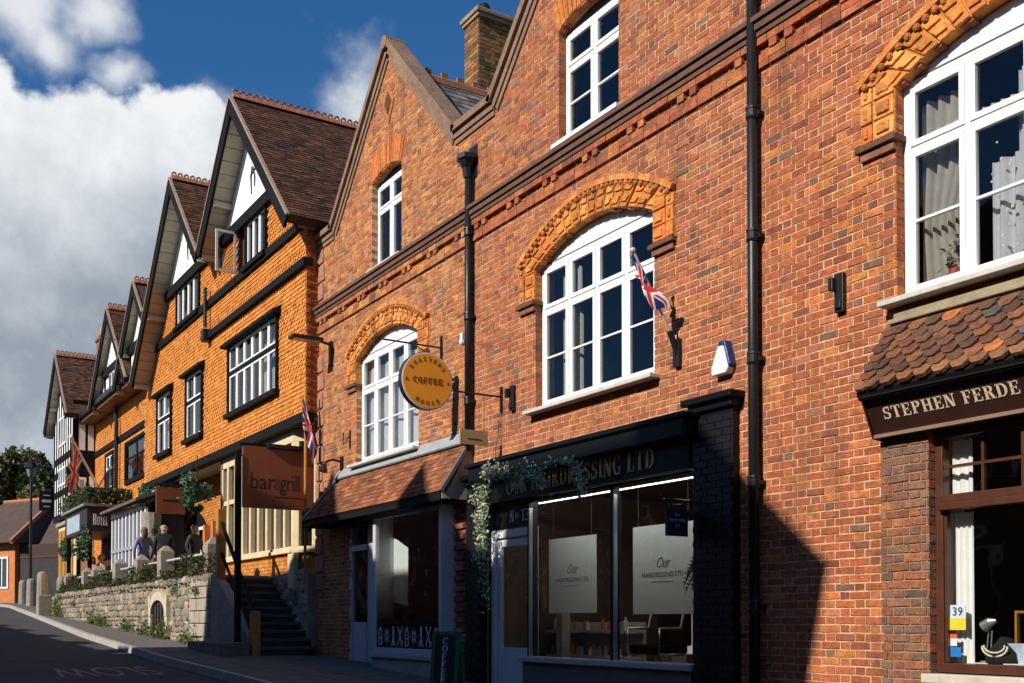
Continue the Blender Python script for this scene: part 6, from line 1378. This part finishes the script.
for rl, (xa, za), (xb, zb) in zip(RL, tops, tops[1:]): MB().tube([(xa-.17, -1.12, 2.95), (xb+.17, -1.12, 2.95)], .03, 8).build('rail', mat('grey_rail2', (.45, .45, .46), .5), None, rl, 'rail', 'rails between the terrace posts')
for i, (px, py, hgt, lab) in enumerate([(23, 604, 1.15, 'short grey stone bollard by the road, farthest left'), (31, 606, 1.25, 'short grey stone bollard by the road, second from left'), (42, 611, 1.55, 'tall narrow grey stone bollard by the road'), (56, 600, 1.7, 'grey stone bollard standing at the far end of the wall')]):
    d = ray(px, py); t = (.12-CAMP.z)/(d.z+.04*d.x); p = CAMP+d*t
    if i == 3: p = Vector((RX0-.4, -1.1, gz(RX0-.4)+.12)); hgt = W(56, 577, -1.1)[1]-p.z
    r = .20; z0 = gz(p.x)+.11
    m = MB().tube([(p.x, p.y, z0), (p.x, p.y, z0+hgt-.18), (p.x, p.y, z0+hgt-.05), (p.x, p.y, z0+hgt)], [r*1.05, r*.95, r*.8, r*.35], 10); m.build('stone_bollard', M_GSTONE, None, lab, 'bollard', 'stone bollards beside the road')
MB().box(RX0-.75, RX0-.3, -1.9, -1.45, gz(RX0)+.1, gz(RX0)+.85).build('stone_block', M_GSTONE, None, 'low square stone block at the far end of the retaining wall', 'stone block', bevel=.04)
# ---------------------------------------------------------------- people
def person(loc, rot, hgt, top_, legs_, hair, label, seat=False, skin=(.50, .28, .19), arms=.12, female=False, bald=False):
    k = hgt/1.75; J = {'pel': (0, 0, .95), 'bel': (0, 0, 1.1), 'che': (0, .01, 1.32), 'nek': (0, 0, 1.48), 'hd0': (0, -.01, 1.57), 'hd1': (0, -.02, 1.65), 'hd2': (0, -.01, 1.725)}
    rad = {'pel': .155, 'bel': .135 if female else .15, 'che': .155 if female else .17, 'nek': .06, 'hd0': .085, 'hd1': .105, 'hd2': .09}; E_ = [('pel', 'bel'), ('bel', 'che'), ('che', 'nek'), ('nek', 'hd0'), ('hd0', 'hd1'), ('hd1', 'hd2')]
    for s, n in ((-1, 'l'), (1, 'r')):
        J['sh'+n] = (s*.19, 0, 1.41); J['el'+n] = (s*(.25+arms*.5), .03, 1.13); J['wr'+n] = (s*(.22+arms*.4), -.06, .90); J['ha'+n] = (s*(.21+arms*.3), -.09, .80)
        if seat: J['hp'+n] = (s*.1, -.02, .92); J['kn'+n] = (s*.12, -.45, .93); J['an'+n] = (s*.12, -.47, .50); J['ft'+n] = (s*.12, -.6, .46)
        else: J['hp'+n] = (s*.1, 0, .88); J['kn'+n] = (s*.11, -.02, .49); J['an'+n] = (s*.12, .02, .09); J['ft'+n] = (s*.13, -.14, .04)
        rad.update({'sh'+n: .075, 'el'+n: .05, 'wr'+n: .035, 'ha'+n: .042, 'hp'+n: .095, 'kn'+n: .062, 'an'+n: .045, 'ft'+n: .04})
        E_ += [('che', 'sh'+n), ('sh'+n, 'el'+n), ('el'+n, 'wr'+n), ('wr'+n, 'ha'+n), ('pel', 'hp'+n), ('hp'+n, 'kn'+n), ('kn'+n, 'an'+n), ('an'+n, 'ft'+n)]
    names = list(J); me = bpy.data.meshes.new('body'); me.from_pydata([J[n] for n in names], [(names.index(a), names.index(b)) for a, b in E_], [])
    ob = bpy.data.objects.new('tmp', me); COL.objects.link(ob); sk = ob.modifiers.new('s', 'SKIN'); ob.modifiers.new('u', 'SUBSURF').levels = 2
    for i, n in enumerate(names): v = me.skin_vertices[0].data[i]; v.radius = (rad[n], rad[n]*(.8 if n in ('pel', 'bel', 'che') else 1)); v.use_root = n == 'pel'
    ob.modifiers['u'].render_levels = 2
    dg = bpy.context.evaluated_depsgraph_get(); ev = bpy.data.meshes.new_from_object(ob.evaluated_get(dg)); bpy.data.objects.remove(ob)
    dz = -.47 if seat else 0
    M_ = Matrix.Translation(loc) @ Matrix.Rotation(rot, 4, 'Z') @ Matrix.Scale(k, 4) @ Matrix.Translation((0, 0, dz))
    m = MB(); vs = [v.co.copy() for v in ev.vertices]; m.v = [tuple(M_ @ v) for v in vs]
    for p in ev.polygons:
        c = p.center; mi = 0 if c.z > 1.49 else (0 if (abs(c.x) > .17 and c.z < .89 and not seat) else (1 if c.z > .93 and not (seat and c.y < -.15) else 2))
        if c.z < .1: mi = 3
        m.f.append(tuple(p.vertices)); m.c.append(None); m.mi.append(mi)
    mk = lambda n, c, r=.8: mat('cloth_%s' % n, c, r, .15, 20, .1)
    t = thing('person', tuple(loc), label, 'person')
    m.build('body', [mat('skin', skin, .5, .05, 10, 0), mk('%.3f%.3f%.3f' % top_, top_), mk('%.3f%.3f%.3f' % legs_, legs_), M_DARK], t, smooth=True)
    h = MB()
    if not bald:
        h.ell((0, .025, 1.665), .098, .105, .105, 14, 10)
        if female: h.ell((0, .06, 1.56), .10, .07, .13, 12, 8)
    else:
        h.ell((0, .035, 1.585), .085, .07, .035, 12, 8)
    h.xf(M_).build('hair', mat('hair_%.2f' % sum(hair), hair, .7), t, smooth=True)
    f = MB(); f.ell((0, -.105, 1.63), .014, .025, .025, 8, 6)
    for s in (-1, 1): f.ell((s*.092, .0, 1.63), .015, .025, .035, 8, 6); f.ell((s*.035, -.09, 1.655), .012, .012, .009, 8, 6, mi=1)
    f.ell((0, -.093, 1.585), .028, .012, .007, 8, 6, mi=2); f.xf(M_).build('face', [MATS['skin'], M_DARK, mat('lips', (.35, .12, .10), .5)], t, smooth=True)
    return t
person((W(164, 540, -.55)[0], -.55, TER), R(-100), 1.66, (.012, .013, .02), (.02, .02, .022), (.35, .33, .30), 'bald man in a dark suit seen from behind on the terrace', bald=True, arms=.0)
person((W(144, 540, -.95)[0], -.95, TER), R(-75), 1.58, (.24, .22, .32), (.03, .03, .035), (.16, .07, .03), 'woman in a lilac grey jacket standing by the white bay window', female=True)
person((W(195, 540, -.2)[0], -.2, TER), R(120), 1.52, (.045, .03, .028), (.02, .02, .02), (.10, .09, .085), 'grey haired person in dark clothes by the arched hotel window')
def chair(x, y, lab):
    t = thing('terrace_chair', (x, y, TER), lab, 'chair', 'chairs under the hotel porch')
    MB().box(x-.22, x+.22, y-.22, y+.22, TER+.42, TER+.46).build('seat', M_BWOOD, t); MB().box(x-.22, x+.22, y+.2, y+.24, TER+.46, TER+.9).build('backrest', M_BWOOD, t)
    for a in (-.2, .2):
        for b in (-.2, .2): MB().box(x+a-.02, x+a+.02, y+b-.02, y+b+.02, TER, TER+.42).build('leg', M_BWOOD, t)
xa = W(91, 560, -.75)[0]; xb = W(100, 560, -.7)[0]
chair(xa, -.7, 'dark terrace chair under the person in the pink top'); chair(xb, -.65, 'dark terrace chair under the fair haired person in tan')
person((xa, -.72, TER), R(25), 1.68, (.42, .17, .15), (.05, .05, .07), (.04, .025, .02), 'seated person in a pink top under the hotel porch', seat=True, female=True)
person((xb, -.67, TER), R(15), 1.70, (.36, .22, .15), (.05, .05, .06), (.30, .20, .10), 'seated fair haired person in tan under the hotel porch', seat=True)
# left-hand flag on a raked pole
A = Vector((*[W(98, 487, YW2)[0], YW2], W(98, 487, YW2)[1])); tx, tz = W(71, 437, -1.1); T = Vector((tx, -1.1, tz))
f3 = thing('flag', tuple(A), 'union flag drooping from a long white pole on the hotel wing', 'flag')
MB().tube([A, T], .045, 8).ell(T, .08, .08, .08, 8, 6).build('pole', M_WHITE, f3)
PO3 = lambda s: A+(T-A)*(.60+.36*s)
flag(f3, lambda u, v: PO3(v)+Vector((-.25*u+.12*math.sin(u*10+v*3)*u, -.15*u, -1.55*u+.05*math.sin(u*9))))
# street lamp, hanging pub sign
d = ray(30, 606); t_ = (.12-CAMP.z)/(d.z+.04*d.x); p = CAMP+d*t_; zt_ = CAMP.z+d.z*t_; t2_ = t_; ztop = CAMP.z+ray(30, 460).z*(Vector((p.x, p.y, 0))-Vector((CAMP.x, CAMP.y, 0))).length/Vector((ray(30, 460).x, ray(30, 460).y, 0)).length
lp = thing('street_lamp', (p.x, p.y, gz(p.x)+.12), 'tall slim black street lamp at the bend of the road', 'street lamp')
MB().tube([(p.x, p.y, gz(p.x)+.1), (p.x, p.y, gz(p.x)+1.0), (p.x, p.y, gz(p.x)+1.05), (p.x, p.y, ztop-.75)], [.13, .11, .07, .055], 10).build('column', M_IRON, lp)
MB().tube([(p.x, p.y, ztop-.75), (p.x, p.y, ztop-.35)], [.14, .24], 6).build('lantern', mat('lantern_glass', (.18, .17, .15), .2), lp); MB().tube([(p.x, p.y, ztop-.35), (p.x, p.y, ztop-.2), (p.x, p.y, ztop), (p.x, p.y, ztop+.12)], [.34, .25, .07, .02], 8).build('cap', M_IRON, lp)
x = EX0-.3; y0_, y1_ = onX(39, 500, x)[0], onX(54, 500, x)[0]; zc = onX(46, 501, x)[1]; hz = zc-onX(46, 511, x)[1]
hp = thing('hanging_sign', (x, -1.2, zc-.8), 'black square hanging sign in front of the far tiled roof', 'sign'); MB().box(x-.04, x+.04, y0_, y1_, zc-hz, zc+hz).build('board', M_GLOSSB, hp); MB().box(x+.04, x+.045, y0_+.1, y1_-.1, zc-.06, zc+.05).box(x+.04, x+.045, y0_+.15, y1_-.15, zc-hz*.6, zc-hz*.6+.04).box(x+.04, x+.045, y0_+.15, y1_-.15, zc+hz*.5, zc+hz*.5+.04).build('print', mat('sign_grey', (.4, .4, .38), .6), hp); MB().beam((x, y0_-.05, zc+hz+.08), (x, -.4, zc+hz+.08), .05, .05).build('arm', M_IRON, hp)
# ---------------------------------------------------------------- far house
def rot(cx, cy, a): return Matrix.Translation((cx, cy, 0)) @ Matrix.Rotation(a, 4, 'Z')
cx, cy = -62.0, .1; gh = gz(-62)
fhs = thing('far_house', (cx, cy, gh), 'orange brick house with sweeping brown tiled roof at the road bend', 'house')
HM = rot(cx, cy, R(28)); BRK = mat('far_brick', (.50, .17, .055), .9, .2, 3, .4); DRT = mat('far_roof', (.075, .045, .035), .9, .3, 3, .5)
MB().box(-7, 0, 0, 6, gh-.3, gh+3.6).xf(HM).build('wall', BRK, fhs); MB().box(.02, 5.5, .25, 6, gh-.3, gh+3.2).xf(HM).build('garage_shade_cover', mat('painted_side_shade', (.045, .022, .015), .8), fhs); MB().box(.5, 4.0, .22, .25, gh, gh+2.4).xf(HM).build('garage_door', M_DARK, fhs)  # dark cladding added to paint in the shade of the house's unlit side
m = MB().add([(-7.5, -.6, gh+3.3), (.5, -.6, gh+3.3), (.5, 6.5, gh+3.3), (-7.5, 6.5, gh+3.3), (-5.2, 3, gh+6.0), (-.6, 3, gh+6.0)], [(0, 1, 5, 4), (1, 2, 5), (2, 3, 4, 5), (3, 0, 4), (3, 2, 1, 0)]); m.xf(HM).build('roof', DRT, fhs)
m = MB().add([(-.2, .2, gh+2.5), (7.4, .2, gh+2.5), (7.4, 6.6, gh+2.5), (-.2, 6.6, gh+2.5), (-1.0, 3.2, gh+5.9), (4.6, 3.4, gh+5.9)], [(0, 1, 5, 4), (1, 2, 5), (2, 3, 4, 5), (3, 2, 1, 0)]); m.xf(HM).build('side_roof', DRT, fhs)
for k in range(34):
    pass
w_ = MB().box(-1.5, -.5, -.06, .02, gh+.9, gh+2.6).xf(HM).build('window', M_WHITE, fhs); MB().box(-1.4, -1.04, -.07, -.05, gh+1.0, gh+2.5).box(-.96, -.6, -.07, -.05, gh+1.0, gh+2.5).xf(HM).build('pane', MATS['dark_glass'], fhs)
for q in ((-.6, 3, gh+6.0, .5, -.6, gh+3.3), (-5.2, 3, gh+6.0, -.6, 3, gh+6.0)): MB().tube([HM @ Vector(q[:3]), HM @ Vector(q[3:])], .14, 6).build('ridge_tile', mat('ridge_far', (.36, .14, .06), .9), fhs)
# ---------------------------------------------------------------- trees behind
def tree(x, y, h, r, cols, label, seed):
    random.seed(seed); g = gz(x); t = thing('tree', (x, y, g), label, 'tree', 'trees beyond the far house'); tr = MB(); tr.tube([(x, y, g), (x+.1, y, g+h*.3), (x-.1, y+.2, g+h*.6), (x, y, g+h*.9)], [.35, .27, .16, .05], 8)
    lv = MB(); cl_ = []
    for i in range(34):
        a = random.uniform(0, 6.28); zz = random.uniform(.28, .98); rr = r*math.sin(math.pi*min(1, zz*.9+.12))**.7*random.uniform(.35, .95); c = Vector((x+rr*math.cos(a), y+rr*math.sin(a), g+h*zz)); cl_.append((c, r*random.uniform(.22, .4)))
        tr.tube([(x, y, g+h*zz*.6), tuple((Vector((x, y, g+h*zz*.7))+c)/2), tuple(c)], [.09, .05, .02], 5)
    tr.build('trunk', M_BARK, t)
    for c, s in cl_:
        cc = vary(random.choice(cols), .3); pts = []
        for _ in range(420): d = Vector((random.gauss(0, 1), random.gauss(0, 1), random.gauss(0, .8))).normalized()*s*random.random()**.4; pts.append(c+d)
        leaves(lv, pts, .21, [cc, vary(cc, .3)])
    lv.build('crown', M_LEAF, t)
OL = [(.09, .10, .03), (.14, .10, .03), (.05, .075, .025), (.16, .12, .045)]
tree(-84, 3.2, 11.0, 4.2, OL, 'broad olive green tree behind the far house roof', 1); tree(-80, 9.0, 9.8, 4.0, [(.04, .055, .02), (.07, .085, .03)], 'dark green tree between the far house and the timbered building', 2)
tree(-92, -4.5, 11.6, 4.6, [(.06, .075, .025), (.10, .09, .03)], 'dark tree at the left edge behind the far roof', 3); tree(-97, 14, 12.6, 5, OL, 'tall brownish tree rising behind the other trees', 4)
random.seed(11)
# ================================================================ UNSEEN HOUSES ACROSS THE STREET (behind the camera), outlines shaped to cast the shade
OB = mat('opposite_brick', (.18, .085, .055), .9, .25, 4, .3); ORF = mat('opposite_roof', (.12, .06, .04), .9)
kz, kx, YO = -LD.z/LD.y, -LD.x/LD.y, -12.7
def cast(xs, zs, ys=0.0): return xs+(ys-YO)*kx, zs+(ys-YO)*kz
def oppo(poly, label, depth=7):
    xs = [p[0] for p in poly]; g = gz(sum(xs)/len(xs)); t = thing('unseen_opposite_house', (sum(xs)/len(xs), YO-depth/2, g-.2), label, 'house')
    MB().xz(poly, YO, YO-depth).build('wall', OB, t); a, b = min(xs), max(xs); n = max(1, int((b-a)/3))
    for i in range(n):
        x = a+(b-a)*(i+.5)/n
        for zz in (1.2, 4.0):
            if all(zz+1.9 < 99 for _ in (0,)): MB().box(x-.55, x+.55, YO, YO+.04, g+zz, g+zz+1.6).build('window', M_WHITE, t); MB().box(x-.48, x+.48, YO+.04, YO+.05, g+zz+.07, g+zz+1.53).build('pane', MATS['dark_glass'], t)
    return t
gL = lambda x: gz(x)-.3
xe, _ = cast(-21.45, 0, YR)
zc1 = cast(-19, .80, -3.0)[1]; zc2 = cast(-35, 1.42, -3.75)[1]
oppo([(-66, gL(-66)), (xe, gL(xe)), (xe, zc1), (-33, zc2), (-66, zc2+.8)], 'low brick house row across the street uphill of the camera')
P = [cast(a, b) for a, b in ((-20.9, 2.42), (-20.4, 2.42), (-18.6, 4.3), (-16.45, 2.36), (-14.67, 2.36), (-14.65, 3.87), (-13.9, 3.06), (-13.2, 2.36), (-12.75, 2.4), (-12.4, 3.3), (-9.4, 3.32), (-8.85, 3.80), (-6.83, 2.05), (-7.08, .93))]
P[0] = (xe+.02, P[0][1])
oppo([(xe+.02, gL(xe)), *P, (P[-1][0]-.1, gL(P[-1][0]))][::-1], 'tall gabled brick house across the street behind the camera')
xr0 = P[-1][0]+.25
oppo([(xr0, gL(xr0)), (22, gL(22)), (22, 6.6), (xr0+6, 8.3), (xr0, 8.3)], 'unseen lower brick house downhill of the camera, added to block sky light')  # extra house out of view, added to block sky light and deepen the shade
